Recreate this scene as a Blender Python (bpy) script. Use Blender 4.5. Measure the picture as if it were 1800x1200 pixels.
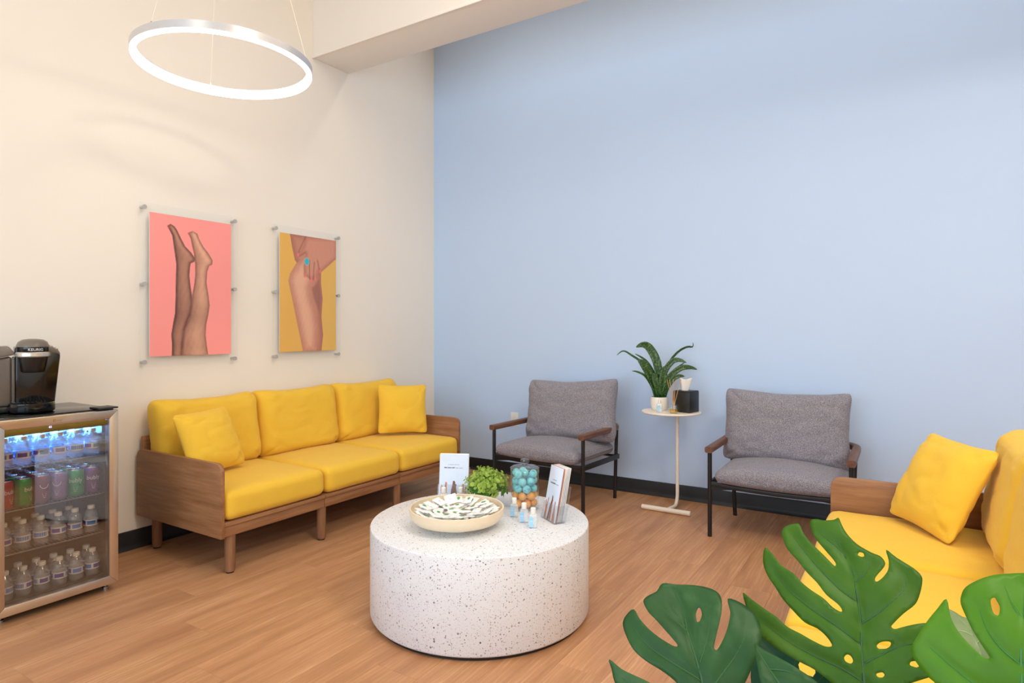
import bpy, bmesh, math, random
import numpy as np
from mathutils import Vector, Matrix, noise
from mathutils.geometry import delaunay_2d_cdt

for o in list(bpy.data.objects):
    bpy.data.objects.remove(o)
SC = bpy.context.scene
COL = SC.collection
PI = math.pi

# ------------------------------------------------------------------ camera
cam_data = bpy.data.cameras.new('camera')
cam = bpy.data.objects.new('camera', cam_data)
COL.objects.link(cam)
cam_data.sensor_width = 36.0
cam_data.lens = 36.0 * 1099.0 / 1800.0
cam_data.shift_y = -20.0 / 1800.0
cam_data.clip_start = 0.05
cam.location = (3.61, -4.42, 1.205)
cam.rotation_euler = (PI / 2, 0, math.atan2(690, 1099))
SC.camera = cam

# ------------------------------------------------------------------ view, world, large lights
SC.view_settings.view_transform = 'Standard'
SC.view_settings.look = 'None'
SC.view_settings.gamma = 1.0
SC.view_settings.use_curve_mapping = False
SC.view_settings.exposure = 0.05
SC.cycles.max_bounces = 10
SC.cycles.diffuse_bounces = 6
SC.cycles.glossy_bounces = 5
SC.cycles.transparent_max_bounces = 24
SC.cycles.caustics_reflective = False
SC.cycles.caustics_refractive = False
SC.cycles.sample_clamp_indirect = 8.0

world = bpy.data.worlds.new('daylight')
SC.world = world
world.use_nodes = True
world.node_tree.nodes['Background'].inputs[0].default_value = (0.70, 0.86, 1.0, 1)
world.node_tree.nodes['Background'].inputs[1].default_value = 2.7

def area_light(name, loc, target, sx, sy, power, color, spread=180):
    d = bpy.data.lights.new(name, 'AREA')
    d.shape = 'RECTANGLE'
    d.size, d.size_y = sx, sy
    d.energy = power
    d.color = color
    d.spread = math.radians(spread)
    o = bpy.data.objects.new(name, d)
    COL.objects.link(o)
    o.location = loc
    o.rotation_euler = (Vector(target) - Vector(loc)).to_track_quat('-Z', 'Y').to_euler()
    return o

DAY = (0.63, 0.82, 1.0)
WARM = (1.0, 0.91, 0.78)
# daylight through the storefront windows behind the camera
area_light('window_daylight', (1.75, -7.16, 1.75), (1.75, 0, 1.55), 2.9, 2.5, 40, DAY)
area_light('window_daylight', (4.75, -7.16, 1.75), (4.75, 0, 1.55), 1.9, 2.5, 24, DAY)
# unseen warm fill lights added under the ceiling to balance the room
for lx, ly, pw in ((5.0, -3.4, 80), (2.3, -5.5, 8), (2.3, -2.3, 20)):
    area_light('ceiling_fill_light', (lx, ly, 3.86), (lx, ly, 0), 0.9, 0.9, pw, WARM)
# unseen fill light added between the ceiling beam and the blue wall
lin_light = area_light('beam_fill_light', (2.45, -0.62, 3.87), (2.45, -0.62, 0), 4.1, 0.12, 10, WARM)
lin_light.rotation_euler = (0, 0, 0)

# ------------------------------------------------------------------ materials
def lin(c):
    return c / 12.92 if c <= 0.04045 else ((c + 0.055) / 1.055) ** 2.4
def rgb(r, g, b):
    return (lin(r / 255), lin(g / 255), lin(b / 255), 1.0)

MATS = {}
class NT:
    """tiny node helper"""
    def __init__(self, name):
        m = bpy.data.materials.new(name)
        m.use_nodes = True
        self.m, self.t = m, m.node_tree
        self.b = self.t.nodes['Principled BSDF']
        self.out = self.t.nodes['Material Output']
        MATS[name] = m
    def n(self, kind, **kw):
        x = self.t.nodes.new(kind)
        for k, v in kw.items():
            if k.startswith('_'):
                setattr(x, k[1:], v)
            else:
                x.inputs[k.replace('__', ' ')].default_value = v
        return x
    def l(self, a, b):
        self.t.links.new(a, b)
    def set(self, **kw):
        for k, v in kw.items():
            self.b.inputs[k.replace('__', ' ')].default_value = v
    def ramp(self, fac, stops, interp='LINEAR'):
        r = self.t.nodes.new('ShaderNodeValToRGB')
        r.color_ramp.interpolation = interp
        e = r.color_ramp.elements
        while len(e) < len(stops):
            e.new(0.5)
        for i, (p, c) in enumerate(stops):
            e[i].position = p
            e[i].color = c if len(c) == 4 else (*c, 1)
        self.l(fac, r.inputs[0])
        return r.outputs[0]
    def mix(self, fac, a, b, mode='MIX'):
        x = self.t.nodes.new('ShaderNodeMix')
        x.data_type = 'RGBA'
        x.blend_type = mode
        for s, v in ((x.inputs[0], fac), (x.inputs[6], a), (x.inputs[7], b)):
            if hasattr(v, 'links') or isinstance(v, bpy.types.NodeSocket):
                self.l(v, s)
            else:
                s.default_value = v
        return x.outputs[2]
    def coords(self, kind='Object', scale=(1, 1, 1), rnd=0.0):
        tc = self.t.nodes.new('ShaderNodeTexCoord')
        mp = self.t.nodes.new('ShaderNodeMapping')
        mp.inputs['Scale'].default_value = scale
        v = tc.outputs[kind]
        if rnd:
            oi = self.t.nodes.new('ShaderNodeObjectInfo')
            ml = self.n('ShaderNodeMath', _operation='MULTIPLY')
            ml.inputs[1].default_value = rnd
            self.l(oi.outputs['Random'], ml.inputs[0])
            ad = self.n('ShaderNodeVectorMath', _operation='ADD')
            self.l(v, ad.inputs[0])
            self.l(ml.outputs[0], ad.inputs[1])
            v = ad.outputs[0]
        self.l(v, mp.inputs['Vector'])
        return mp.outputs[0]
    def noise(self, vec, scale, detail=4, rough=0.55):
        x = self.n('ShaderNodeTexNoise', Scale=scale, Detail=detail, Roughness=rough)
        self.l(vec, x.inputs['Vector'])
        return x.outputs['Fac']
    def bump(self, h, strength, dist=0.01):
        x = self.n('ShaderNodeBump', Strength=strength, Distance=dist)
        self.l(h, x.inputs['Height'])
        self.l(x.outputs[0], self.b.inputs['Normal'])

def plain(name, col, rough=0.5, metal=0.0, spec=0.5, **kw):
    t = NT(name)
    t.set(Base__Color=col, Roughness=rough, Metallic=metal, Specular__IOR__Level=spec)
    t.set(**kw)
    v = t.noise(t.coords(), 40, 3)
    c = t.mix(v, tuple(x * 0.95 for x in col[:3]) + (1,), tuple(min(1, x * 1.04) for x in col[:3]) + (1,))
    t.l(c, t.b.inputs['Base Color'])
    return t.m

def paint(name, col, bump=0.03):
    t = NT(name)
    v = t.coords()
    n1 = t.noise(v, 1.2, 3)
    t.l(t.mix(n1, tuple(x * 0.975 for x in col[:3]) + (1,), tuple(min(1, x * 1.02) for x in col[:3]) + (1,)), t.b.inputs['Base Color'])
    t.set(Roughness=0.62, Specular__IOR__Level=0.3)
    t.bump(t.noise(v, 260, 2), bump, 0.002)
    return t.m

paint('white_paint', rgb(240, 234, 224))
paint('blue_paint', rgb(192, 215, 246))
plain('black_rubber', rgb(24, 24, 27), 0.5)
plain('black_metal', rgb(22, 22, 24), 0.42)
plain('black_gloss', rgb(10, 10, 11), 0.12)
plain('black_satin', rgb(17, 17, 18), 0.3)
plain('black_plastic', rgb(26, 25, 25), 0.4)
plain('white_plastic', rgb(236, 234, 228), 0.35)
plain('white_ceramic', rgb(238, 234, 226), 0.3)
plain('cream_metal', rgb(236, 226, 212), 0.4)
plain('grey_plastic', rgb(112, 104, 94), 0.35)
plain('smoke_plastic', rgb(92, 84, 76), 0.2)
plain('silver_plastic', rgb(206, 200, 190), 0.25, 0.6)
plain('aluminium', rgb(214, 216, 220), 0.32, 0.75)
plain('chrome', rgb(200, 202, 205), 0.14, 1.0)
plain('bolt_steel', rgb(188, 186, 182), 0.35, 0.35)
plain('gold_print', rgb(176, 132, 40), 0.35, 0.5)
plain('paper_white', rgb(240, 240, 240), 0.7)
plain('paper_warm', rgb(232, 224, 210), 0.7)
plain('brochure_blue', rgb(212, 224, 244), 0.4)
plain('print_ink', rgb(70, 74, 84), 0.6)
plain('print_grey', rgb(150, 156, 168), 0.6)
plain('skin_print', rgb(196, 122, 88), 0.5)
plain('skin_print_dark', rgb(120, 72, 56), 0.5)
plain('label_blue', rgb(158, 208, 242), 0.45)
plain('label_purple', rgb(84, 66, 170), 0.4)
plain('label_cyan', rgb(60, 130, 210), 0.4)
plain('label_white', rgb(230, 232, 238), 0.4)
plain('leaf_print', rgb(92, 172, 84), 0.6)
plain('can_green', rgb(20, 150, 80), 0.3, 0.35)
plain('can_red', rgb(176, 30, 50), 0.3, 0.35)
plain('can_plum', rgb(120, 40, 80), 0.3, 0.35)
plain('can_lavender', rgb(140, 110, 170), 0.3, 0.35)
plain('can_purple', rgb(110, 60, 130), 0.3, 0.35)
plain('soil', rgb(60, 44, 34), 0.95)
plain('reed', rgb(214, 170, 116), 0.7)
plain('tissue', rgb(246, 244, 240), 0.9, Subsurface__Weight=0.0)
plain('fridge_liner', rgb(84, 74, 64), 0.5)
plain('shelf_wire', rgb(150, 150, 154), 0.3, 0.8)
plain('sticker', rgb(200, 224, 240), 0.5)
plain('terracotta_pot', rgb(214, 208, 198), 0.6)
plain('plant_stem', rgb(58, 104, 44), 0.5)
plain('sprig_dark', rgb(60, 110, 52), 0.5)

def wood(name, c1, c2, c3, axis=0, scale=1.0, rough=0.45, rnd=9.0, bump=0.05, ring=1.0):
    t = NT(name)
    s = [14.0, 14.0, 14.0]
    s[axis] = 1.1
    v = t.coords('Object', tuple(x * scale for x in s), rnd)
    n1 = t.noise(v, 2.2, 6, 0.6)
    s2 = [90.0, 90.0, 90.0]
    s2[axis] = 2.5
    v2 = t.coords('Object', tuple(x * scale for x in s2), rnd)
    n2 = t.noise(v2, 3.0, 3, 0.6)
    base = t.ramp(n1, [(0.3, c1), (0.52, c2), (0.72, c3)])
    dark = t.ramp(n2, [(0.35, (0.72, 0.70, 0.68)), (0.6, (1, 1, 1))])
    t.l(t.mix(0.55, base, dark, 'MULTIPLY'), t.b.inputs['Base Color'])
    t.set(Roughness=rough, Specular__IOR__Level=0.4)
    t.bump(n2, bump, 0.003)
    return t.m
wood('walnut', rgb(134, 91, 58), rgb(156, 111, 75), rgb(172, 128, 90), 0)
wood('walnut_long', rgb(134, 91, 58), rgb(156, 111, 75), rgb(172, 128, 90), 1)
wood('walnut_leg', rgb(120, 82, 56), rgb(146, 104, 74), rgb(162, 120, 88), 2)
wood('arm_wood', rgb(88, 58, 42), rgb(112, 76, 56), rgb(130, 92, 70), 1, 1.3)
plain('bowl_wood', rgb(232, 216, 188), 0.45)

def floor_mat():
    t = NT('floor_plank')
    v = t.coords('Object', (9, 0.8, 9), 37.0)
    n1 = t.noise(v, 1.6, 6, 0.62)
    # cathedral grain: distorted bands along the plank
    vw = t.coords('Object', (6.5, 0.55, 6.5), 37.0)
    w = t.n('ShaderNodeTexWave', Scale=2.4, Distortion=9.0, Detail=3.0, Detail__Scale=1.3, Detail__Roughness=0.6)
    w.wave_type = 'BANDS'
    w.bands_direction = 'X'
    t.l(vw, w.inputs['Vector'])
    v2 = t.coords('Object', (120, 3.0, 120), 37.0)
    n2 = t.noise(v2, 2.5, 3, 0.7)
    oi = t.n('ShaderNodeObjectInfo')
    base = t.ramp(n1, [(0.25, rgb(166, 117, 82)), (0.5, rgb(189, 138, 97)), (0.78, rgb(206, 155, 112))])
    tone = t.ramp(oi.outputs['Random'], [(0.0, (0.95, 0.945, 0.94)), (0.5, (0.99, 0.99, 0.985)), (1.0, (1.05, 1.05, 1.05))])
    c = t.mix(1.0, base, tone, 'MULTIPLY')
    pale = t.ramp(w.outputs['Color'], [(0.76, (0, 0, 0)), (0.95, (1, 1, 1))])
    nm = t.ramp(n1, [(0.42, (0, 0, 0)), (0.64, (0.42, 0.42, 0.42))])
    pf = t.mix(1.0, pale, nm, 'MULTIPLY')
    c = t.mix(pf, c, rgb(224, 180, 142))
    fine = t.ramp(n2, [(0.3, (0.80, 0.78, 0.76)), (0.62, (1.04, 1.04, 1.04))])
    t.l(t.mix(0.7, c, fine, 'MULTIPLY'), t.b.inputs['Base Color'])
    t.set(Roughness=0.42, Specular__IOR__Level=0.4)
    t.bump(n2, 0.08, 0.002)
floor_mat()
plain('floor_gap', rgb(120, 80, 54), 0.8)

def fabric(name, c1, c2, scale=900, bump=0.25, blotch=0.5, heather=None):
    t = NT(name)
    v = t.coords()
    ths = [t.noise(t.coords('Object', sc_), scale, 2, 0.6) for sc_ in ((1, 0.22, 0.22), (0.22, 1, 0.22), (0.22, 0.22, 1))]
    n = t.noise(v, scale / 2.2, 2, 0.7)
    big = t.noise(v, 7, 4)
    weave = t.mix(0.5, ths[0], t.mix(0.5, ths[1], ths[2]))
    f = t.mix(0.5, weave, n)
    c = t.mix(big, c1, c2)
    if heather:
        hn = t.ramp(n, [(0.36, heather[0]), (0.5, heather[1]), (0.64, heather[2])])
        c = t.mix(0.6, c, hn)
    sh = t.ramp(f, [(0.3, (0.90, 0.89, 0.88)), (0.65, (1.03, 1.03, 1.03))])
    t.l(t.mix(0.8, c, sh, 'MULTIPLY'), t.b.inputs['Base Color'])
    t.set(Roughness=0.88, Specular__IOR__Level=0.15, Sheen__Weight=0.12, Sheen__Roughness=0.5)
    # weave relief plus soft creases of the cloth
    add = t.n('ShaderNodeMath', _operation='MULTIPLY_ADD')
    cr = t.noise(t.coords('Object', (1, 1, 0.6)), 9, 3, 0.5)
    t.l(cr, add.inputs[0])
    add.inputs[1].default_value = 4.0
    t.l(f, add.inputs[2])
    t.bump(add.outputs[0], bump, 0.004)
fabric('yellow_linen', rgb(234, 189, 59), rgb(241, 198, 71), 900, 0.32)
fabric('grey_wool', rgb(126, 124, 134), rgb(142, 140, 150), 520, 0.25,
       heather=(rgb(92, 90, 102), rgb(136, 133, 144), rgb(182, 178, 184)))

def terrazzo():
    t = NT('terrazzo')
    v = t.coords()
    base = t.mix(t.noise(v, 6, 3), rgb(219, 222, 229), rgb(230, 232, 236))
    col = base
    for sc, thr, stops in ((70, 0.30, [(0.0, rgb(120, 116, 120)), (0.35, rgb(168, 164, 168)), (0.7, rgb(196, 184, 172)), (1, rgb(80, 78, 84))]),
                           (140, 0.36, [(0.0, rgb(150, 146, 150)), (0.5, rgb(184, 180, 184)), (1, rgb(110, 106, 108))]),
                           (230, 0.34, [(0.0, rgb(176, 172, 176)), (1, rgb(150, 146, 150))])):
        vo = t.n('ShaderNodeTexVoronoi', Scale=sc, Randomness=1.0)
        t.l(v, vo.inputs['Vector'])
        sep = t.n('ShaderNodeSeparateColor')
        t.l(vo.outputs['Color'], sep.inputs[0])
        # chip size varies from cell to cell; many cells carry none
        sz = t.n('ShaderNodeMapRange')
        t.l(sep.outputs[0], sz.inputs[0])
        sz.inputs[1].default_value = 0.38
        sz.inputs[2].default_value = 1.0
        sz.inputs[3].default_value = 0.0
        sz.inputs[4].default_value = thr
        lt = t.n('ShaderNodeMath', _operation='LESS_THAN')
        t.l(vo.outputs['Distance'], lt.inputs[0])
        t.l(sz.outputs[0], lt.inputs[1])
        chip = t.ramp(sep.outputs[1], stops)
        col = t.mix(lt.outputs[0], col, chip)
    t.l(col, t.b.inputs['Base Color'])
    t.set(Roughness=0.38, Specular__IOR__Level=0.45)
terrazzo()

def brushed(name, col):
    t = NT(name)
    v = t.coords('Object', (60, 2.0, 260))
    n = t.noise(v, 3, 3)
    t.l(t.mix(n, tuple(x * 0.88 for x in col[:3]) + (1,), col), t.b.inputs['Base Color'])
    t.set(Metallic=1.0, Roughness=0.3)
    t.bump(n, 0.03, 0.001)
brushed('stainless', rgb(216, 204, 190))

def thin_glass(name, tint, refl=0.05, rough=0.02, haze=0.0, hazecol=(0.9, 0.95, 1, 1)):
    """thin sheet: see-through with a fresnel reflection"""
    t = NT(name)
    tr = t.n('ShaderNodeBsdfTransparent')
    tr.inputs[0].default_value = tint
    gl = t.n('ShaderNodeBsdfGlossy', Roughness=rough)
    gl.inputs[0].default_value = (1, 1, 1, 1)
    fr = t.n('ShaderNodeFresnel', IOR=1.45)
    ad = t.n('ShaderNodeMath', _operation='ADD')
    t.l(fr.outputs[0], ad.inputs[0])
    ad.inputs[1].default_value = refl
    ad.use_clamp = True
    gm = t.n('ShaderNodeNewGeometry')
    inv = t.n('ShaderNodeMath', _operation='SUBTRACT')
    inv.inputs[0].default_value = 1.0
    t.l(gm.outputs['Backfacing'], inv.inputs[1])
    ml = t.n('ShaderNodeMath', _operation='MULTIPLY')
    t.l(ad.outputs[0], ml.inputs[0])
    t.l(inv.outputs[0], ml.inputs[1])
    ad = ml
    mx = t.n('ShaderNodeMixShader')
    t.l(ad.outputs[0], mx.inputs[0])
    a = tr.outputs[0]
    if haze:
        df = t.n('ShaderNodeBsdfDiffuse')
        df.inputs[0].default_value = hazecol
        m2 = t.n('ShaderNodeMixShader')
        nz = t.noise(t.coords(), 60, 3)
        mr = t.n('ShaderNodeMapRange')
        t.l(nz, mr.inputs[0])
        mr.inputs[3].default_value = haze * 0.5
        mr.inputs[4].default_value = haze * 1.5
        t.l(mr.outputs[0], m2.inputs[0])
        t.l(a, m2.inputs[1])
        t.l(df.outputs[0], m2.inputs[2])
        a = m2.outputs[0]
    t.l(a, mx.inputs[1])
    t.l(gl.outputs[0], mx.inputs[2])
    t.l(mx.outputs[0], t.out.inputs[0])
    return t.m
thin_glass('acrylic', (0.998, 0.999, 0.998, 1), 0.0, haze=0.02)
thin_glass('acrylic_holder', (0.95, 0.96, 0.97, 1), 0.02, haze=0.04)
thin_glass('fridge_glass', (0.86, 0.84, 0.80, 1), 0.13, 0.015)
thin_glass('jar_glass', (0.98, 0.988, 0.985, 1), 0.03, 0.02, 0.025)
thin_glass('bottle_plastic', (0.86, 0.90, 0.93, 1), 0.05, 0.05, 0.16, (0.85, 0.92, 1.0, 1))
thin_glass('clear_plastic', (0.95, 0.965, 0.97, 1), 0.03, 0.05, 0.30)
thin_glass('reservoir_plastic', (0.55, 0.52, 0.48, 1), 0.08, 0.05, 0.12)
thin_glass('oil', (0.95, 0.78, 0.32, 1), 0.0, 0.05, 0.12, (0.9, 0.7, 0.2, 1))

def emit(name, col, strength):
    t = NT(name)
    e = t.n('ShaderNodeEmission', Strength=strength)
    e.inputs[0].default_value = col
    t.l(e.outputs[0], t.out.inputs[0])
emit('ring_glow', (1.0, 0.92, 0.79, 1), 6.2)
emit('fridge_led', (0.10, 0.36, 1.0, 1), 160.0)
emit('digit_glow', (0.35, 0.35, 1.0, 1), 6.0)

def leaf_mat(name, c1, c2, c3, trans=0.25, rough=0.5):
    t = NT(name)
    v = t.coords()
    n = t.noise(v, 9, 4)
    oi = t.n('ShaderNodeObjectInfo')
    c = t.ramp(n, [(0.3, c1), (0.55, c2), (0.8, c3)])
    tone = t.ramp(oi.outputs['Random'], [(0, (0.9, 0.95, 0.9)), (1, (1.0, 1.0, 0.95))])
    c = t.mix(1.0, c, tone, 'MULTIPLY')
    t.l(c, t.b.inputs['Base Color'])
    t.set(Roughness=rough, Specular__IOR__Level=0.32)
    t.bump(t.noise(v, 45, 3), 0.10, 0.003)
    tl = t.n('ShaderNodeBsdfTranslucent')
    t.l(c, tl.inputs[0])
    mx = t.n('ShaderNodeMixShader')
    mx.inputs[0].default_value = trans
    t.l(t.b.outputs[0], mx.inputs[1])
    t.l(tl.outputs[0], mx.inputs[2])
    t.l(mx.outputs[0], t.out.inputs[0])
leaf_mat('monstera_mid', rgb(52, 98, 14), rgb(66, 112, 20), rgb(90, 130, 42))
leaf_mat('monstera_dark', rgb(34, 74, 36), rgb(48, 92, 48), rgb(96, 128, 86))
leaf_mat('monstera_light', rgb(78, 132, 20), rgb(86, 142, 28), rgb(98, 150, 40), 0.3)
leaf_mat('monstera_sage', rgb(120, 142, 96), rgb(136, 156, 110), rgb(146, 164, 122))
leaf_mat('monstera_teal', rgb(30, 78, 44), rgb(34, 88, 66), rgb(44, 98, 72))
plain('vein_dark', rgb(38, 84, 36), 0.5)
plain('vein_sage', rgb(132, 152, 108), 0.5)
plain('vein_light', rgb(44, 112, 28), 0.4)
leaf_mat('sprig_green', rgb(142, 170, 66), rgb(172, 198, 92), rgb(204, 222, 134), 0.3, 0.5)
leaf_mat('sprig_deep', rgb(56, 112, 48), rgb(86, 142, 60), rgb(120, 166, 74), 0.2, 0.5)

def snake_mat():
    t = NT('snake_leaf')
    tc = t.n('ShaderNodeUVMap')
    mp = t.n('ShaderNodeMapping')
    mp.inputs['Scale'].default_value = (1.5, 14, 1)
    t.l(tc.outputs[0], mp.inputs[0])
    w = t.noise(mp.outputs[0], 2.2, 4, 0.6)
    c = t.ramp(w, [(0.40, rgb(18, 46, 22)), (0.50, rgb(34, 74, 34)), (0.60, rgb(86, 124, 62))])
    t.l(c, t.b.inputs['Base Color'])
    t.set(Roughness=0.35)
snake_mat()

def ball_mat(name, col, streak):
    t = NT(name)
    v = t.coords('Object', (30, 30, 30), 20)
    n = t.noise(v, 1.4, 4, 0.6)
    t.l(t.ramp(n, [(0.36, streak), (0.44, col), (1, tuple(min(1, x * 1.1) for x in col[:3]) + (1,))]), t.b.inputs['Base Color'])
    t.set(Roughness=0.55)
ball_mat('teal_ball', rgb(126, 206, 214), rgb(70, 160, 180))
ball_mat('orange_ball', rgb(240, 166, 74), rgb(214, 128, 44))

def attr_mat(name):
    t = NT(name)
    a = t.n('ShaderNodeVertexColor')
    a.layer_name = 'ink'
    t.l(a.outputs[0], t.b.inputs['Base Color'])
    t.set(Roughness=0.35, Specular__IOR__Level=0.4)
attr_mat('photo_print')

# ------------------------------------------------------------------ mesh helpers
def link(name, me, mat=None, parent=None, loc=(0, 0, 0), rot=(0, 0, 0)):
    o = bpy.data.objects.new(name, me)
    COL.objects.link(o)
    if mat is not None and me is not None and not me.materials:
        for mm in (mat if isinstance(mat, (list, tuple)) else [mat]):
            me.materials.append(MATS[mm])
    o.parent = parent
    o.location = loc
    o.rotation_euler = rot
    return o

def tag(o, label, cat, group=None, kind=None):
    o['label'] = label
    o['category'] = cat
    if group:
        o['group'] = group
    if kind:
        o['kind'] = kind
    return o

def thing(name, label, cat, loc=(0, 0, 0), rotz=0.0, group=None):
    o = bpy.data.objects.new(name, None)
    o.empty_display_size = 0.1
    COL.objects.link(o)
    o.location = loc
    o.rotation_euler = (0, 0, rotz)
    return tag(o, label, cat, group)

def copy_thing(src, loc, rotz=None, label=None):
    def rec(o, par):
        c = o.copy()
        COL.objects.link(c)
        c.parent = par
        for ch in list(o.children):
            rec(ch, c)
        return c
    c = rec(src, None)
    c.location = loc
    if rotz is not None:
        c.rotation_euler = (0, 0, rotz)
    if label:
        c['label'] = label
    return c

class MB:
    def __init__(self):
        self.bm = bmesh.new()
    def merge(self, verts, faces, mi=0, smooth=True):
        vs = [self.bm.verts.new(v) for v in verts]
        for f in faces:
            try:
                fc = self.bm.faces.new([vs[i] for i in f])
                fc.material_index = mi
                fc.smooth = smooth
            except ValueError:
                pass
        return self
    def box(self, lo, hi, bev=0.0, seg=2, mi=0, mat=None):
        b = bmesh.new()
        bmesh.ops.create_cube(b, size=1.0)
        lo, hi = Vector(lo), Vector(hi)
        for v in b.verts:
            v.co = Vector((lo[i] + (v.co[i] + 0.5) * (hi[i] - lo[i]) for i in range(3)))
        if bev:
            bmesh.ops.bevel(b, geom=list(b.edges), offset=bev, segments=seg, affect='EDGES', profile=0.5)
        if mat is not None:
            bmesh.ops.transform(b, matrix=mat, verts=b.verts)
        return self.absorb(b, mi)
    def absorb(self, b, mi=0, smooth=True):
        b.verts.index_update()
        vs = [self.bm.verts.new(v.co) for v in b.verts]
        for f in b.faces:
            try:
                fc = self.bm.faces.new([vs[v.index] for v in f.verts])
                fc.material_index = mi
                fc.smooth = smooth
            except ValueError:
                pass
        b.free()
        return self
    def lathe(self, prof, seg=32, at=(0, 0, 0), mi=0, sx=1.0, sy=1.0):
        vs, fs, idx = [], [], []
        for r, z in prof:
            if r < 1e-6:
                idx.append([len(vs)] * seg)
                vs.append((at[0], at[1], at[2] + z))
            else:
                idx.append(list(range(len(vs), len(vs) + seg)))
                for i in range(seg):
                    a = 2 * PI * i / seg
                    vs.append((at[0] + r * math.cos(a) * sx, at[1] + r * math.sin(a) * sy, at[2] + z))
        for k in range(len(prof) - 1):
            for i in range(seg):
                j = (i + 1) % seg
                q = [idx[k][i], idx[k][j], idx[k + 1][j], idx[k + 1][i]]
                u = []
                for x in q:
                    if x not in u:
                        u.append(x)
                if len(u) >= 3:
                    fs.append(u)
        return self.merge(vs, fs, mi)
    def tube(self, path, r, seg=10, mi=0, cap=True, closed=False, section=None):
        P = [Vector(p) for p in path]
        n = len(P)
        rr = r if isinstance(r, (list, tuple)) else [r] * n
        vs, fs = [], []
        prev = None
        for i in range(n):
            if closed:
                d = (P[(i + 1) % n] - P[i - 1]).normalized()
            else:
                d = (P[min(i + 1, n - 1)] - P[max(i - 1, 0)]).normalized()
            if prev is None:
                ref = Vector((0, 0, 1)) if abs(d.z) < 0.95 else Vector((1, 0, 0))
                a = d.cross(ref).normalized()
            else:
                a = (prev - d * prev.dot(d)).normalized()
            prev = a
            b = a.cross(d).normalized()
            if section:
                for (x, y) in section:
                    vs.append(P[i] + a * x * rr[i] + b * y * rr[i])
            else:
                for k in range(seg):
                    t = 2 * PI * k / seg
                    vs.append(P[i] + a * math.cos(t) * rr[i] + b * math.sin(t) * rr[i])
        m = len(section) if section else seg
        for i in range(n if closed else n - 1):
            i2 = (i + 1) % n
            for k in range(m):
                k2 = (k + 1) % m
                fs.append((i * m + k, i * m + k2, i2 * m + k2, i2 * m + k))
        if cap and not closed:
            fs.append(tuple(range(m))[::-1])
            fs.append(tuple(range((n - 1) * m, n * m)))
        return self.merge(vs, fs, mi)
    def prism(self, poly, axis, a, b, bev=0.0, seg=2, mi=0):
        """2D polygon extruded along an axis (0,1,2) between a and b"""
        bmx = bmesh.new()
        def mk(p, t):
            q = [0, 0, 0]
            o = [i for i in range(3) if i != axis]
            q[o[0]], q[o[1]], q[axis] = p[0], p[1], t
            return q
        va = [bmx.verts.new(mk(p, a)) for p in poly]
        vb = [bmx.verts.new(mk(p, b)) for p in poly]
        n = len(poly)
        bmx.faces.new(va)
        bmx.faces.new(vb[::-1])
        for i in range(n):
            bmx.faces.new((va[i], vb[i], vb[(i + 1) % n], va[(i + 1) % n]))
        bmesh.ops.recalc_face_normals(bmx, faces=bmx.faces)
        if bev:
            es = [e for e in bmx.edges if len(e.link_faces) == 2 and e.calc_face_angle(0) > 0.6]
            bmesh.ops.bevel(bmx, geom=es, offset=bev, segments=seg, affect='EDGES', profile=0.5)
        return self.absorb(bmx, mi)
    def mesh(self, name, angle=40, smooth=True):
        bmesh.ops.recalc_face_normals(self.bm, faces=self.bm.faces)
        me = bpy.data.meshes.new(name)
        self.bm.to_mesh(me)
        self.bm.free()
        if smooth:
            me.shade_smooth()
            me.set_sharp_from_angle(angle=math.radians(angle))
        return me
    def build(self, name, mat, parent=None, loc=(0, 0, 0), rot=(0, 0, 0), angle=40):
        return link(name, self.mesh(name, angle), mat, parent, loc, rot)

def soft_box(sx, sy, sz, r, cuts=16, crown=(0, 0, 0), wob=0.0, seed=0, fn=None):
    """upholstered block: rounded edges, swollen faces"""
    b = bmesh.new()
    bmesh.ops.create_cube(b, size=2.0)
    bmesh.ops.subdivide_edges(b, edges=list(b.edges), cuts=cuts, use_grid_fill=True)
    h = Vector((sx / 2, sy / 2, sz / 2))
    for v in b.verts:
        p = v.co.copy()
        for i in range(3):
            s = 1 if p[i] >= 0 else -1
            p[i] = s * (1 - (1 - abs(p[i])) ** 1.35)
        q = Vector((p[i] * h[i] for i in range(3)))
        inn = Vector((max(-(h[i] - r), min(h[i] - r, q[i])) for i in range(3)))
        d = q - inn
        if d.length > 1e-9:
            q = inn + d.normalized() * r
        u = [max(-1, min(1, q[i] / h[i])) for i in range(3)]
        q.x += crown[0] * u[0] * (1 - u[1] ** 2) * (1 - u[2] ** 2)
        q.y += crown[1] * u[1] * (1 - u[0] ** 2) * (1 - u[2] ** 2)
        q.z += crown[2] * u[2] * (1 - u[0] ** 2) * (1 - u[1] ** 2)
        if wob:
            nz = noise.noise_vector(q * 7 + Vector((seed * 3.1, seed, 0)))
            q += nz * wob
        if fn:
            q = fn(q, u)
        v.co = q
    return MB().absorb(b)

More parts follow.
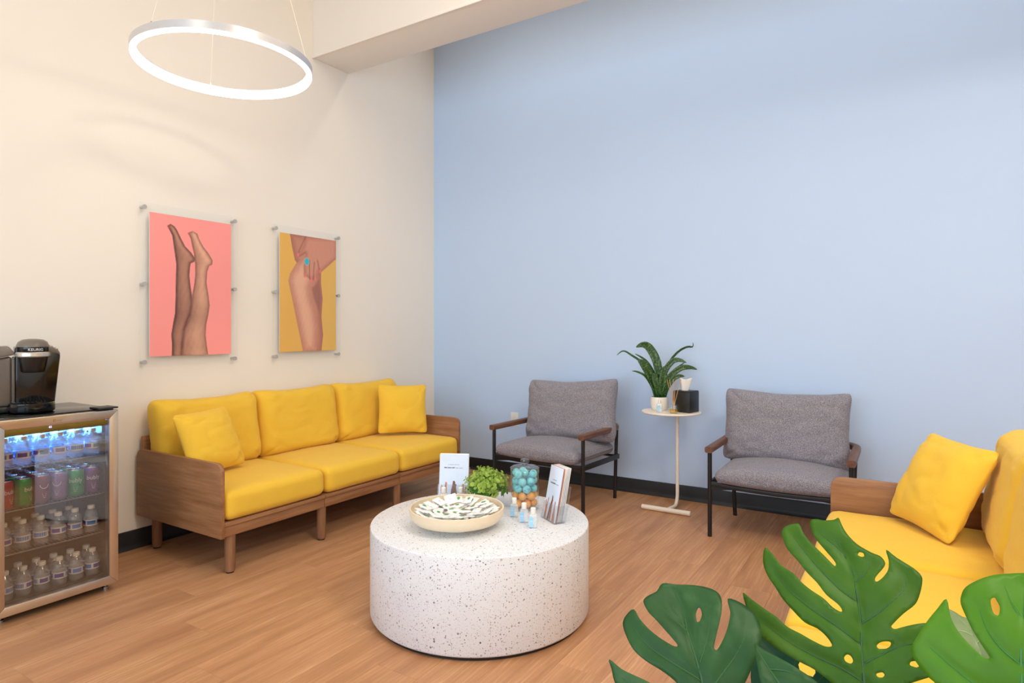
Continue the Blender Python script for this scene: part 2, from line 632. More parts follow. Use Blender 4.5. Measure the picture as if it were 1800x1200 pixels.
def pillow(w, h, T, n=36, p=4.0, q=0.5, pinch=0.05, wr=0.006, seed=0, ear=0.0, rnd=12.0):
    """stuffed cushion standing in the YZ plane, front towards +X"""
    vs, fs = [], []
    def pt(u, v, side):
        a, b = abs(u), abs(v)
        sc = max(a, b) / (a ** rnd + b ** rnd) ** (1 / rnd) if a + b else 1.0
        cu = u * (1 - pinch * (1 - v * v))
        cv = v * (1 - pinch * (1 - u * u))
        if v > 0:
            cv += ear * v * (abs(u) ** 3)
        t = (max(0, 1 - abs(u) ** p) * max(0, 1 - abs(v) ** p)) ** q
        y, z = cu * sc * w / 2, cv * sc * h / 2
        x = side * t * T / 2
        k = noise.noise(Vector((y * 9 + seed * 5.3, z * 9, side * 2.0 + seed)))
        corner = (abs(u) * abs(v)) ** 1.5
        fold = math.sin((u * math.copysign(1, v) + v * math.copysign(1, u)) * 14 + seed) * corner
        k2 = 1 - abs(noise.noise(Vector((y * 7 + z * 5 + seed, z * 11 - y * 4, side + seed * 2.3))))
        x += side * t ** 0.4 * (k * wr + fold * wr * 0.9 - wr * 0.8 * k2 ** 6)
        z += noise.noise(Vector((y * 6, z * 6, seed + 9))) * wr * 0.6
        y += noise.noise(Vector((y * 6, z * 6, seed + 4))) * wr * 0.6
        return (x, y, z)
    g = [[-1 + 2 * i / n for i in range(n + 1)]][0]
    g = [math.copysign(1 - (1 - abs(t)) ** 1.6, t) if t else 0.0 for t in g]
    m = n + 1
    for side in (1, -1):
        for v in g:
            for u in g:
                vs.append(pt(u, v, side))
    N = m * m
    for s in range(2):
        for j in range(n):
            for i in range(n):
                a = s * N + j * m + i
                f = (a, a + 1, a + m + 1, a + m)
                fs.append(f if s == 0 else f[::-1])
    b = bmesh.new()
    bv = [b.verts.new(x) for x in vs]
    for f in fs:
        b.faces.new([bv[i] for i in f])
    bmesh.ops.remove_doubles(b, verts=b.verts, dist=0.0004)
    return MB().absorb(b)

def rot_to(o, normal, up=(0, 0, 1)):
    """turn local +X to a direction, local +Z near up"""
    x = Vector(normal).normalized()
    y = Vector(up).cross(x).normalized()
    z = x.cross(y)
    m = Matrix((x, y, z)).transposed().to_4x4()
    return m

def rounded_rect(w, h, r, seg=5, cx=0.0, cy=0.0):
    pts = []
    for sx, sy, a0 in ((1, 1, 0), (-1, 1, 90), (-1, -1, 180), (1, -1, 270)):
        for k in range(seg + 1):
            a = math.radians(a0 + 90 * k / seg)
            pts.append((cx + sx * (w / 2 - r) + r * math.cos(a), cy + sy * (h / 2 - r) + r * math.sin(a)))
    return pts

def text_mesh(s, size, depth=0.0):
    c = bpy.data.curves.new('lettering', 'FONT')
    c.body = s
    c.size = size
    c.align_x = 'CENTER'
    c.extrude = depth
    c.resolution_u = 2
    o = bpy.data.objects.new('lettering', c)
    COL.objects.link(o)
    bpy.context.view_layer.update()
    me = bpy.data.meshes.new_from_object(o.evaluated_get(bpy.context.evaluated_depsgraph_get()))
    bpy.data.objects.remove(o)
    bpy.data.curves.remove(c)
    me.materials.clear()
    return me

def wrap_text(s, size, radius, z, ang=0.0, bold=0.0):
    """letters bent round a vertical cylinder, reading from outside, centred on angle ang"""
    me = text_mesh(s, size)
    for v in me.vertices:
        a = ang + v.co.x / radius
        v.co = (radius * math.cos(a), radius * math.sin(a), z + v.co.y)
    return me

ORD = ['first', 'second', 'third', 'fourth', 'fifth', 'sixth', 'seventh', 'eighth']

# ------------------------------------------------------------------ outlines (leaves in millimetres, prints in fractions of the sheet)
LEAVES = {
 'A': dict(base=(3.5623, -3.355, 0.6459), x=(0.9771, 0.1525, 0.1483), y=(-0.2074, 0.5289, 0.823), outline=[(10, 285),(13, 272),(18, 256),(30, 237),(48, 223),(60, 217),(65, 207),(62, 199),(52, 188),(46, 181),(45, 176),(48, 175),(57, 182),(67, 195),(71, 211),(71, 228),(83, 215),(103, 198),(111, 186),(110, 176),(103, 159),(93, 143),(74, 128),(57, 113),(54, 109),(58, 106),(69, 109),(87, 114),(103, 117),(123, 117),(134, 106),(132, 87),(120, 67),(103, 50),(74, 39),(60, 34),(61, 31),(82, 34),(92, 28),(78, 8),(48, -10),(18, -18),(4, -7),(1, 0),(-7, -10),(-28, -18),(-59, -12),(-79, 0),(-73, 9),(-48, 8),(-30, 14),(-30, 18),(-44, 31),(-64, 46),(-83, 55),(-104, 66),(-125, 80),(-144, 98),(-153, 123),(-160, 159),(-147, 149),(-127, 133),(-109, 120),(-95, 106),(-76, 96),(-61, 87),(-45, 79),(-36, 78),(-33, 81),(-39, 92),(-50, 103),(-67, 112),(-81, 128),(-96, 148),(-106, 168),(-116, 187),(-121, 210),(-115, 235),(-102, 220),(-92, 203),(-74, 188),(-63, 173),(-51, 161),(-34, 148),(-23, 135),(-13, 129),(-10, 132),(-15, 141),(-29, 154),(-40, 173),(-53, 190),(-65, 210),(-79, 231),(-84, 254),(-83, 266),(-73, 275),(-58, 278),(-53, 274),(-49, 259),(-38, 239),(-25, 222),(-12, 204),(-9, 201),(-7, 204),(-10, 212),(-21, 230),(-31, 248),(-36, 266),(-35, 281),(-25, 283),(-14, 280),(2, 281)], holes=[[(37, 217),(35, 215),(32, 215),(30, 216),(28, 218),(29, 221),(31, 223),(33, 223),(36, 222),(37, 220)], [(49, 87),(47, 83),(42, 80),(36, 79),(31, 79),(29, 82),(31, 85),(36, 88),(42, 89),(47, 89)], [(-8, 58),(-11, 56),(-15, 57),(-18, 59),(-19, 63),(-17, 66),(-14, 68),(-10, 67),(-8, 64),(-7, 61)], [(32, 44),(31, 42),(28, 40),(24, 40),(22, 41),(21, 43),(22, 45),(25, 46),(29, 47),(31, 46)], [(82, 60),(80, 58),(76, 56),(72, 57),(69, 58),(68, 60),(70, 63),(74, 64),(78, 64),(81, 62)]], midrib=[(0, 247),(9, 220),(17, 186),(16, 169),(15, 135),(12, 106),(7, 73),(3, 32),(0, 0)], veins=[[(17, 176),(35, 190),(45, 207)], [(15, 115),(43, 131),(71, 154),(87, 172),(89, 193)], [(8, 58),(31, 70),(56, 82),(81, 88),(105, 90)], [(12, 148),(-9, 166),(-35, 200),(-56, 235),(-68, 259)], [(6, 86),(-23, 109),(-55, 133),(-85, 163),(-105, 195)], [(2, 33),(-24, 49),(-58, 64),(-96, 84),(-132, 112)], [(2, 22),(33, 28),(64, 38)], [(11, 217),(-2, 235),(-24, 258)]]),
 'B': dict(base=(3.3673, -3.4975, 0.6517), x=(0.8745, 0.4379, 0.2084), y=(-0.4389, 0.5318, 0.7242), outline=[(-18, 191),(3, 185),(31, 176),(51, 168),(63, 159),(66, 147),(61, 129),(51, 110),(39, 90),(33, 78),(35, 74),(41, 78),(54, 92),(65, 108),(73, 125),(76, 146),(93, 139),(107, 124),(112, 105),(107, 84),(98, 68),(83, 49),(65, 29),(52, 18),(54, 14),(66, 19),(71, 16),(58, -2),(32, -16),(10, -17),(3, -8),(0, 0),(-14, -10),(-45, -10),(-86, 4),(-116, 29),(-126, 56),(-127, 73),(-128, 88),(-112, 71),(-96, 60),(-75, 47),(-52, 29),(-31, 14),(-25, 14),(-26, 25),(-37, 43),(-54, 60),(-73, 76),(-88, 95),(-95, 119),(-96, 138),(-88, 149),(-74, 155),(-68, 138),(-58, 120),(-45, 104),(-31, 91),(-23, 86),(-20, 88),(-25, 98),(-33, 112),(-43, 130),(-52, 145),(-56, 163),(-48, 171),(-31, 178)], holes=[[(29, 127),(25, 121),(22, 118),(19, 118),(19, 122),(20, 129),(23, 135),(27, 139),(29, 138),(30, 134)]], midrib=[(0, 173),(4, 141),(1, 111),(2, 78),(3, 35),(0, 0)], veins=[[(-1, 116),(-9, 138),(-14, 163)], [(1, 109),(-20, 133),(-32, 156)], [(7, 62),(29, 96),(46, 139)], [(2, 38),(-30, 63),(-64, 96),(-80, 128)], [(2, 17),(33, 41),(64, 66),(85, 91),(96, 117)], [(0, 8),(-47, 22),(-89, 38),(-114, 60)]]),
 'C': dict(base=(3.7232, -3.5144, 0.7737), x=(0.9932, -0.1162, -0.0101), y=(0.0652, 0.4813, 0.8742), outline=[(0, 156),(-14, 151),(-29, 144),(-44, 133),(-56, 121),(-60, 110),(-60, 99),(-54, 85),(-47, 71),(-39, 59),(-32, 49),(-31, 46),(-35, 45),(-47, 53),(-61, 66),(-70, 82),(-75, 102),(-84, 87),(-93, 70),(-104, 46),(-109, 32),(-104, 21),(-91, 8),(-80, 1),(-64, -12),(-45, -18),(-23, -18),(-7, -10),(0, 0),(8, -5),(27, 2),(47, 17),(65, 38),(75, 58),(85, 80),(87, 96),(79, 115),(70, 135),(66, 119),(56, 96),(45, 78),(34, 67),(32, 68),(38, 83),(48, 102),(54, 124),(55, 143),(47, 154),(31, 159),(15, 159)], holes=[[(-22, 107),(-22, 101),(-23, 96),(-25, 95),(-28, 97),(-30, 103),(-31, 110),(-30, 114),(-27, 116),(-25, 113)], [(29, 117),(27, 111),(24, 107),(22, 107),(21, 111),(22, 118),(24, 124),(26, 128),(28, 127),(29, 124)]], midrib=[(0, 142),(-1, 100),(-2, 62),(-1, 30),(0, 0)], veins=[[(-1, 100),(-11, 114),(-18, 134)], [(-1, 48),(-19, 59),(-33, 76),(-42, 100)], [(0, 14),(-26, 10),(-46, 15),(-67, 26),(-89, 40)], [(-1, 98),(8, 118),(15, 141)], [(-1, 48),(16, 69),(31, 97),(39, 125)], [(0, 13),(25, 27),(43, 46),(62, 69)]]),
 'D': dict(base=(3.7058, -3.316, 0.7149), x=(0.9581, 0.1972, 0.2079), y=(-0.2834, 0.7588, 0.5864), outline=[(-10, 106),(-1, 99),(9, 87),(29, 79),(47, 64),(49, 42),(35, 16),(12, 2),(0, 0),(-12, 9),(-33, 7),(-58, 1),(-70, 10),(-64, 36),(-45, 59),(-21, 70),(-16, 89)], holes=[], midrib=[(0, 90),(6, 57),(5, 23),(0, 0)], veins=[[(6, 57),(-14, 62),(-41, 45)], [(6, 45),(28, 56),(39, 56)]]),
 'E': dict(base=(3.4934, -3.5184, 0.6851), x=(0.7707, 0.4193, 0.4798), y=(-0.6239, 0.3434, 0.702), outline=[(1, 105),(6, 97),(13, 86),(25, 69),(36, 52),(46, 34),(52, 16),(44, 0),(23, -6),(-1, -1),(-18, 13),(-25, 33),(-20, 56),(-9, 84)], holes=[], midrib=[(0, 100),(1, 69),(3, 36),(0, 0)], veins=[[(1, 69),(18, 59),(31, 48)], [(2, 39),(-16, 42)], [(2, 29),(21, 23),(36, 13)]]),
 'F': dict(base=(3.5062, -3.3097, 0.5999), x=(0.5831, 0.5711, 0.5778), y=(-0.8055, 0.3137, 0.5028), outline=[(-26, 124),(-8, 134),(11, 138),(23, 119),(37, 84),(49, 51),(56, 20),(45, -2),(16, -9),(-21, 5),(-54, 35),(-69, 64),(-68, 89),(-50, 109)], holes=[[(22, 71),(32, 51),(18, 43),(10, 62)]], midrib=[(0, 134),(-2, 87),(-2, 42),(0, 0)], veins=[[(-2, 87),(-26, 91),(-43, 98)], [(-3, 65),(17, 76),(28, 88)], [(-2, 42),(-27, 44),(-52, 52)], [(-1, 30),(25, 35),(45, 31)]]),
}
PRINT_ONE = {'legA': [(0.208, 0.082), (0.237, 0.068), (0.28, 0.082), (0.308, 0.105), (0.357, 0.164), (0.404, 0.214), (0.476, 0.254), (0.519, 0.29), (0.516, 0.312), (0.47, 0.327), (0.459, 0.362), (0.453, 0.421), (0.465, 0.489), (0.484, 0.567), (0.488, 0.635), (0.472, 0.695), (0.431, 0.754), (0.398, 0.812), (0.378, 0.9), (0.368, 1.007), (0.258, 1.004), (0.262, 0.917), (0.253, 0.85), (0.276, 0.764), (0.297, 0.696), (0.303, 0.581), (0.307, 0.446), (0.311, 0.34), (0.291, 0.255), (0.273, 0.18), (0.264, 0.142), (0.237, 0.111)], 'legB': [(0.445, 0.111), (0.472, 0.102), (0.502, 0.093), (0.559, 0.109), (0.583, 0.148), (0.633, 0.199), (0.7, 0.245), (0.751, 0.293), (0.747, 0.323), (0.707, 0.337), (0.682, 0.381), (0.672, 0.462), (0.697, 0.552), (0.713, 0.632), (0.696, 0.702), (0.67, 0.773), (0.661, 0.853), (0.677, 0.934), (0.697, 1.01), (0.368, 1.007), (0.381, 0.89), (0.406, 0.803), (0.463, 0.724), (0.483, 0.645), (0.497, 0.557), (0.523, 0.477), (0.535, 0.398), (0.532, 0.329), (0.516, 0.251), (0.493, 0.194), (0.477, 0.148)], 'nails': [(0.214, 0.087), (0.451, 0.115)], 'soleA': [(0.277, 0.093), (0.357, 0.193), (0.436, 0.256), (0.492, 0.292)], 'soleB': [(0.534, 0.117), (0.583, 0.188), (0.649, 0.263), (0.699, 0.3)]}
PRINT_TWO = {'skin': [(0.165, -0.01), (0.203, 0.11), (0.252, 0.22), (0.282, 0.239), (0.172, 0.336), (0.142, 0.398), (0.171, 0.469), (0.219, 0.58), (0.268, 0.702), (0.337, 0.867), (0.397, 1.013), (0.724, 1.019), (0.758, 0.859), (0.727, 0.698), (0.75, 0.537), (0.719, 0.399), (0.72, 0.302), (1.021, 0.158), (1.023, -0.029)], 'calf': [(0.526, 0.447), (0.579, 0.414), (0.713, 0.313), (0.721, 0.399), (0.75, 0.526), (0.727, 0.687), (0.662, 0.688), (0.62, 0.614), (0.557, 0.531)], 'shin': [(0.282, 0.239), (0.172, 0.336), (0.142, 0.398), (0.171, 0.469), (0.219, 0.58), (0.268, 0.702), (0.337, 0.867), (0.397, 1.013), (0.638, 1.017), (0.661, 0.805), (0.63, 0.678), (0.547, 0.531), (0.52, 0.448), (0.569, 0.383), (0.538, 0.279), (0.414, 0.18)], 'hand': [(0.447, 0.001), (1.023, -0.029), (1.021, 0.158), (0.731, 0.297), (0.687, 0.293), (0.633, 0.37), (0.59, 0.361), (0.548, 0.394), (0.508, 0.374), (0.465, 0.355), (0.413, 0.352), (0.41, 0.253), (0.435, 0.148), (0.323, 0.182), (0.289, 0.166), (0.374, 0.12)], 'f1': [(0.51, 0.206), (0.505, 0.28), (0.512, 0.369)], 'f2': [(0.594, 0.218), (0.583, 0.298), (0.58, 0.372)], 'f3': [(0.654, 0.199), (0.67, 0.251), (0.692, 0.288)], 'f0': [(0.41, 0.258), (0.409, 0.326), (0.417, 0.355)], 'arm': [(0.447, 0.001), (0.374, 0.078), (0.309, 0.155)], 'thumb': [(0.435, 0.142), (0.374, 0.167), (0.323, 0.182)], 'nails': [(0.436, 0.344), (0.54, 0.383), (0.612, 0.358), (0.698, 0.293), (0.309, 0.169)], 'ring': [(0.46, 0.219)], 'kneel': [(0.351, 0.396)]}

# ------------------------------------------------------------------ the room
RX, RY, RZ = 6.2, -7.2, 3.9
def struct(o, label, cat):
    return tag(o, label, cat, kind='structure')

fl = MB().box((-0.1, RY - 0.1, -0.12), (RX + 0.1, 0.1, -0.004)).build('floor', 'floor_gap')
struct(fl, 'brown wood-look plank floor of the waiting room', 'floor')
PW, PL = 0.182, 1.22
random.seed(4)
def plank_mesh(w, l):
    g, c = 0.0002, 0.0007
    x0, x1, y0, y1 = -w / 2 + g, w / 2 - g, -l / 2 + g, l / 2 - g
    vs = [(x0, y0, -0.004), (x1, y0, -0.004), (x1, y1, -0.004), (x0, y1, -0.004),
          (x0, y0, -c), (x1, y0, -c), (x1, y1, -c), (x0, y1, -c),
          (x0 + c, y0 + c, 0), (x1 - c, y0 + c, 0), (x1 - c, y1 - c, 0), (x0 + c, y1 - c, 0)]
    fs = [(8, 9, 10, 11)]
    for k in (0, 4):
        for i in range(4):
            j = (i + 1) % 4
            fs.append((k + i, k + j, k + 4 + j, k + 4 + i))
    return MB().merge(vs, fs, smooth=False).mesh('plank', smooth=False)
full = plank_mesh(PW, PL)
nx = int(RX / PW)
for i in range(nx + 1):
    x = PW * (i + 0.5)
    w = PW
    if x + PW / 2 > RX:
        w = RX - i * PW
        x = i * PW + w / 2
        if w < 0.02:
            continue
    y = 0.0 + (i * 0.43 % 1.0) * PL
    while y > RY:
        a, b = min(0.0, y), max(RY, y - PL)
        y -= PL
        if a - b < 0.03:
            continue
        me = full if (abs(a - b - PL) < 1e-6 and w == PW) else plank_mesh(w, a - b)
        link('plank', me, 'floor_plank', fl, (x, (a + b) / 2, 0))

struct(MB().box((-0.12, RY - 0.12, 0), (0, 0.12, RZ)).build('wall_left', 'white_paint'), 'warm white painted wall behind the long yellow sofa', 'wall')
struct(MB().box((0, 0, 0), (RX, 0.12, RZ)).build('wall_back', 'blue_paint'), 'pale blue painted wall behind the two armchairs', 'wall')
struct(MB().box((RX, RY, 0), (RX + 0.12, 0.12, RZ)).build('wall_right', 'white_paint'), 'white painted side wall outside the picture', 'wall')
struct(MB().box((-0.12, RY - 0.12, RZ), (RX + 0.12, 0.12, RZ + 0.1)).build('ceiling', 'white_paint'), 'white painted ceiling', 'ceiling')
wf = MB()
for lo, hi in (((0, RY - 0.12, 0), (RX, RY, 0.4)), ((0, RY - 0.12, 3.1), (RX, RY, RZ)),
               ((0, RY - 0.12, 0.4), (0.25, RY, 3.1)), ((3.25, RY - 0.12, 0.4), (3.75, RY, 3.1)), ((5.75, RY - 0.12, 0.4), (RX, RY, 3.1))):
    wf.box(lo, hi)
struct(wf.build('wall_front', 'white_paint'), 'white storefront wall with two tall windows behind the viewer', 'wall')
for k, (a, b) in enumerate(((0.25, 3.25), (3.75, 5.75))):
    m = MB()
    for lo, hi in (((a, RY - 0.09, 0.4), (a + 0.05, RY - 0.03, 3.1)), ((b - 0.05, RY - 0.09, 0.4), (b, RY - 0.03, 3.1)),
                   ((a, RY - 0.09, 0.4), (b, RY - 0.03, 0.45)), ((a, RY - 0.09, 3.05), (b, RY - 0.03, 3.1)),
                   (((a + b) / 2 - 0.02, RY - 0.09, 0.4), ((a + b) / 2 + 0.02, RY - 0.03, 3.1))):
        m.box(lo, hi, 0.004)
    struct(m.build('window_%d' % (k + 1), 'black_metal'), 'dark framed storefront window', 'window')

# ceiling beam in front of the blue wall, with a thin corner bead along its near lower edge
bm_ = MB().box((0, -1.37, 3.165), (RX, -1.025, RZ), 0.004)
bm_.box((0, -1.376, 3.160), (RX, -1.362, 3.182), 0.003)
struct(bm_.build('trim_1', 'white_paint'), 'white drywall ceiling beam crossing in front of the blue wall', 'beam')

def baseboard(name, length, axis, label):
    prof = [(0.0, 0.0), (0.022, 0.0), (0.018, 0.006), (0.012, 0.014), (0.009, 0.03), (0.009, 0.094), (0.006, 0.101), (0.0, 0.102)]
    m = MB()
    if axis == 'y':
        m.prism([(p[0], p[1]) for p in prof], 1, RY, 0.0)
    else:
        m.prism([(-p[0], p[1]) for p in prof], 0, 0.0, RX)
    return struct(m.build(name, 'black_rubber'), label, 'baseboard')
baseboard('baseboard_left', -RY, 'y', 'black rubber baseboard along the white wall')
baseboard('baseboard_back', RX, 'x', 'black rubber baseboard along the blue wall')

# ------------------------------------------------------------------ sofas (front = local +X, length along Y, origin at the middle of the back)
SL, SD = 1.93, 0.775
def make_sofa(label):
    s = thing('sofa', label, 'sofa', group='yellow sofas')
    # arm panels: plywood sheets with rounded corners
    for sy in (-1, 1):
        y0 = sy * SL / 2
        y1 = y0 - sy * 0.022
        pts = rounded_rect(SD, 0.365, 0.045, 6, SD / 2, 0.188 + 0.365 / 2)
        # square lower corners
        pts = [(x, 0.188 if z < 0.235 and (x < 0.05 or x > SD - 0.05) else z) for x, z in pts]
        seen = []
        for p in pts:
            q = (0.0 if p[1] == 0.188 and p[0] < 0.05 else (SD if p[1] == 0.188 and p[0] > SD - 0.05 else p[0]), p[1])
            if q not in seen:
                seen.append(q)
        MB().prism(seen, 1, min(y0, y1), max(y0, y1), 0.003).build('arm_panel', 'walnut', s)
    iw = SL - 0.044
    mw = iw / 3
    for k in range(3):
        a = -iw / 2 + k * mw + 0.0015
        b = a + mw - 0.003
        MB().box((SD - 0.045, a, 0.190), (SD - 0.010, b, 0.240), 0.003).build('front_rail', 'walnut_long', s)
        MB().box((SD - 0.060, a, 0.241), (SD - 0.004, b, 0.262), 0.003).build('seat_ledge', 'walnut_long', s)
        MB().box((0.022, a, 0.236), (SD - 0.061, b, 0.258), 0.002).build('seat_board', 'walnut_long', s)
        MB().box((0.0, a, 0.190), (0.020, b, 0.62), 0.004).build('back_board', 'walnut_long', s)
    for y in (-SL / 2 + 0.075, -mw / 2, mw / 2, SL / 2 - 0.075):
        for x in (0.07, SD - 0.04):
            lg = MB().lathe([(0, 0.008), (0.0225, 0.008), (0.025, 0.02), (0.026, 0.19), (0, 0.19)], 20).build('leg', 'walnut_leg', s, (x, y, 0))
            MB().lathe([(0, 0), (0.019, 0), (0.019, 0.008), (0, 0.008)], 16).build('glide', 'black_rubber', lg)
    for k in range(3):
        yc = -iw / 2 + mw * (k + 0.5)
        D = SD - 0.03 + 0.022
        soft_box(D - 0.03, mw - 0.004, 0.150, 0.042, 18, (0.006, 0.0, 0.016), 0.0025, k).build(
            'seat_cushion', 'yellow_linen', s, (0.030 + D / 2, yc, 0.263 + 0.075), angle=180)
    for k in range(3):
        yc = -iw / 2 + mw * (k + 0.5)
        c = pillow(mw + 0.012, 0.42, 0.205, 44, 9.0, 0.46, 0.03, 0.006, 3 + k, 0.09, 10).build('back_cushion', 'yellow_linen', s, angle=180)
        c.matrix_local = Matrix.Translation((0.125, yc, 0.412 + 0.195)) @ Matrix.Rotation(math.radians(-9 - (k == 0)), 4, 'Y')
    return s
sofa = make_sofa('long yellow three-seat sofa with walnut arms under the two framed photos')
sofa.location = (0.030, -1.640, 0)
sofa2 = copy_thing(sofa, (4.105, -2.245, 0), PI, 'yellow sofa at the right edge, partly behind the big leaves')

def throw_pillow(label, loc, normal, size, seed, roll=0.0, T=0.145, pinch=0.06):
    o = pillow(size, size, T, 44, 2.8, 0.60, pinch, 0.008, seed, 0.0, 13).build('throw_pillow', 'yellow_linen', angle=180)
    o.matrix_world = Matrix.Translation(loc) @ rot_to(o, normal) @ Matrix.Rotation(math.radians(roll), 4, 'X')
    return tag(o, label, 'pillow', 'yellow throw pillows')
throw_pillow('square yellow throw pillow beside the near arm of the long sofa', (0.392, -2.400, 0.602), (1.0, 0.12, 0.42), 0.355, 1, 3)
throw_pillow('square yellow throw pillow in the far corner of the long sofa', (0.440, -0.905, 0.620), (0.80, -0.60, 0.26), 0.37, 2, -2)
throw_pillow('square yellow throw pillow on the right-hand sofa against its wood arm', (3.726, -1.484, 0.606), (-0.78, -0.49, 0.47), 0.385, 3, -2)

# ------------------------------------------------------------------ armchairs (front = local -Y)
def make_chair(label):
    c = thing('armchair', label, 'armchair', group='grey armchairs')
    W, YF, YB, AZ = 0.365, -0.255, 0.255, 0.505
    for sx in (-1, 1):
        MB().tube([(sx * W, YF, 0), (sx * W, YF, AZ - 0.014)], 0.0125, 14).build('front_leg', 'black_metal', c)
        MB().tube([(sx * (W - 0.03), YB, 0), (sx * (W - 0.01), YB - 0.01, AZ - 0.014)], 0.0125, 14).build('rear_leg', 'black_metal', c)
        MB().box((sx * W - 0.008, YF, 0.288), (sx * W + 0.008, YB, 0.322), 0.003).build('side_rail', 'black_metal', c)
        # gusset plate between leg and front rail
        MB().prism([(sx * (W - 0.01), 0.322), (sx * (W - 0.01), 0.272), (sx * (W - 0.15), 0.290), (sx * (W - 0.15), 0.310)], 1, YF - 0.006, YF + 0.006).build('corner_plate', 'black_metal', c)
    pth = [(-W, YF, 0.308), (-W * 0.6, YF - 0.002, 0.300), (0, YF - 0.004, 0.296), (W * 0.6, YF - 0.002, 0.300), (W, YF, 0.308)]
    MB().tube(pth, 1.0, section=rounded_rect(0.014, 0.026, 0.005, 3)).build('front_rail', 'black_metal', c)
    MB().tube([(-W + 0.02, YB - 0.005, 0.305), (W - 0.02, YB - 0.005, 0.305)], 0.009, 10).build('rear_rail', 'black_metal', c)
    # bent-wood arm rail: one U from front tip to front tip
    R = 0.17
    path = []
    for t in np.linspace(YF - 0.028, YB + 0.085 - R, 7):
        path.append((-W, float(t), AZ + 0.004 + 0.008 * (t - YF)))
    for k in range(1, 9):
        a = PI - (PI / 2) * k / 8
        path.append((-W + R + R * math.cos(a), YB + 0.085 - R + R * math.sin(a), AZ + 0.008))
    for x in np.linspace(-W + R + 0.04, W - R - 0.04, 5):
        path.append((float(x), YB + 0.085, AZ + 0.008))
    half = [(-p[0], p[1], p[2]) for p in path[:15]][::-1]
    MB().tube(path + half, 1.0, section=rounded_rect(0.044, 0.036, 0.010, 4)).build('arm_rail', 'arm_wood', c, angle=60)
    # seat: domed upholstered pad
    def dome(q, u):
        if q.z > 0:
            q.z += 0.045 * (1 - abs(u[0]) ** 2.2) * (1 - 0.55 * abs(u[1]) ** 2.4)
        else:
            q.z += 0.012 * u[0] ** 2
        return q
    soft_box(0.665, 0.565, 0.085, 0.040, 18, (0.006, 0.004, 0.0), 0.0015, 2, dome).build('seat_cushion', 'grey_wool', c, (0, -0.018, 0.353), angle=180)
    b = pillow(0.745, 0.455, 0.20, 48, 6.0, 0.50, 0.065, 0.010, 11, 0.10, 9).build('back_cushion', 'grey_wool', c, angle=180)
    b.matrix_local = Matrix.Translation((-0.022, 0.165, 0.602)) @ Matrix.Rotation(-PI / 2, 4, 'Z') @ Matrix.Rotation(math.radians(-13), 4, 'Y')
    return c
chair = make_chair('grey armchair with wooden arms between the long sofa and the side table')
chair.location = (1.495, -0.455, 0)
chair.rotation_euler = (0, 0, math.radians(-4))
bc = [ch for ch in chair.children if ch.name.startswith('back_cushion')][0]
chair2 = copy_thing(chair, (3.010, -0.452, 0), 0.0, 'grey armchair with wooden arms just behind the right-hand sofa')
bc.matrix_local = Matrix.Translation((0.030, 0.150, 0.615)) @ Matrix.Rotation(-PI / 2 + 0.06, 4, 'Z') @ Matrix.Rotation(math.radians(-14), 4, 'Y') @ Matrix.Rotation(math.radians(3.0), 4, 'X')

# ------------------------------------------------------------------ side table
TX, TY, TZ = 2.275, -0.275, 0.66
st = thing('side_table', 'slim cream metal side table between the two armchairs', 'table', (TX, TY, 0))
MB().lathe([(0, TZ - 0.012), (0.190, TZ - 0.012), (0.195, TZ - 0.009), (0.195, TZ - 0.003), (0.192, TZ), (0, TZ)], 48).build('tabletop', 'cream_metal', st)
pth = [(0.02, 0.075, TZ - 0.012), (0.02, 0.075, 0.09)]
for k in range(1, 7):
    a = (PI / 2) * k / 6
    pth.append((0.02, 0.075 - 0.06 * (1 - math.cos(a)), 0.09 - 0.075 * math.sin(a) + 0.0))
pth.append((0.0, -0.105, 0.016))
MB().tube(pth, 0.0115, 14).build('pole', 'cream_metal', st)
MB().tube([(-0.165, -0.105, 0.0165), (0.162, -0.105, 0.0165)], 0.0165, 16).build('foot_bar', 'cream_metal', st)

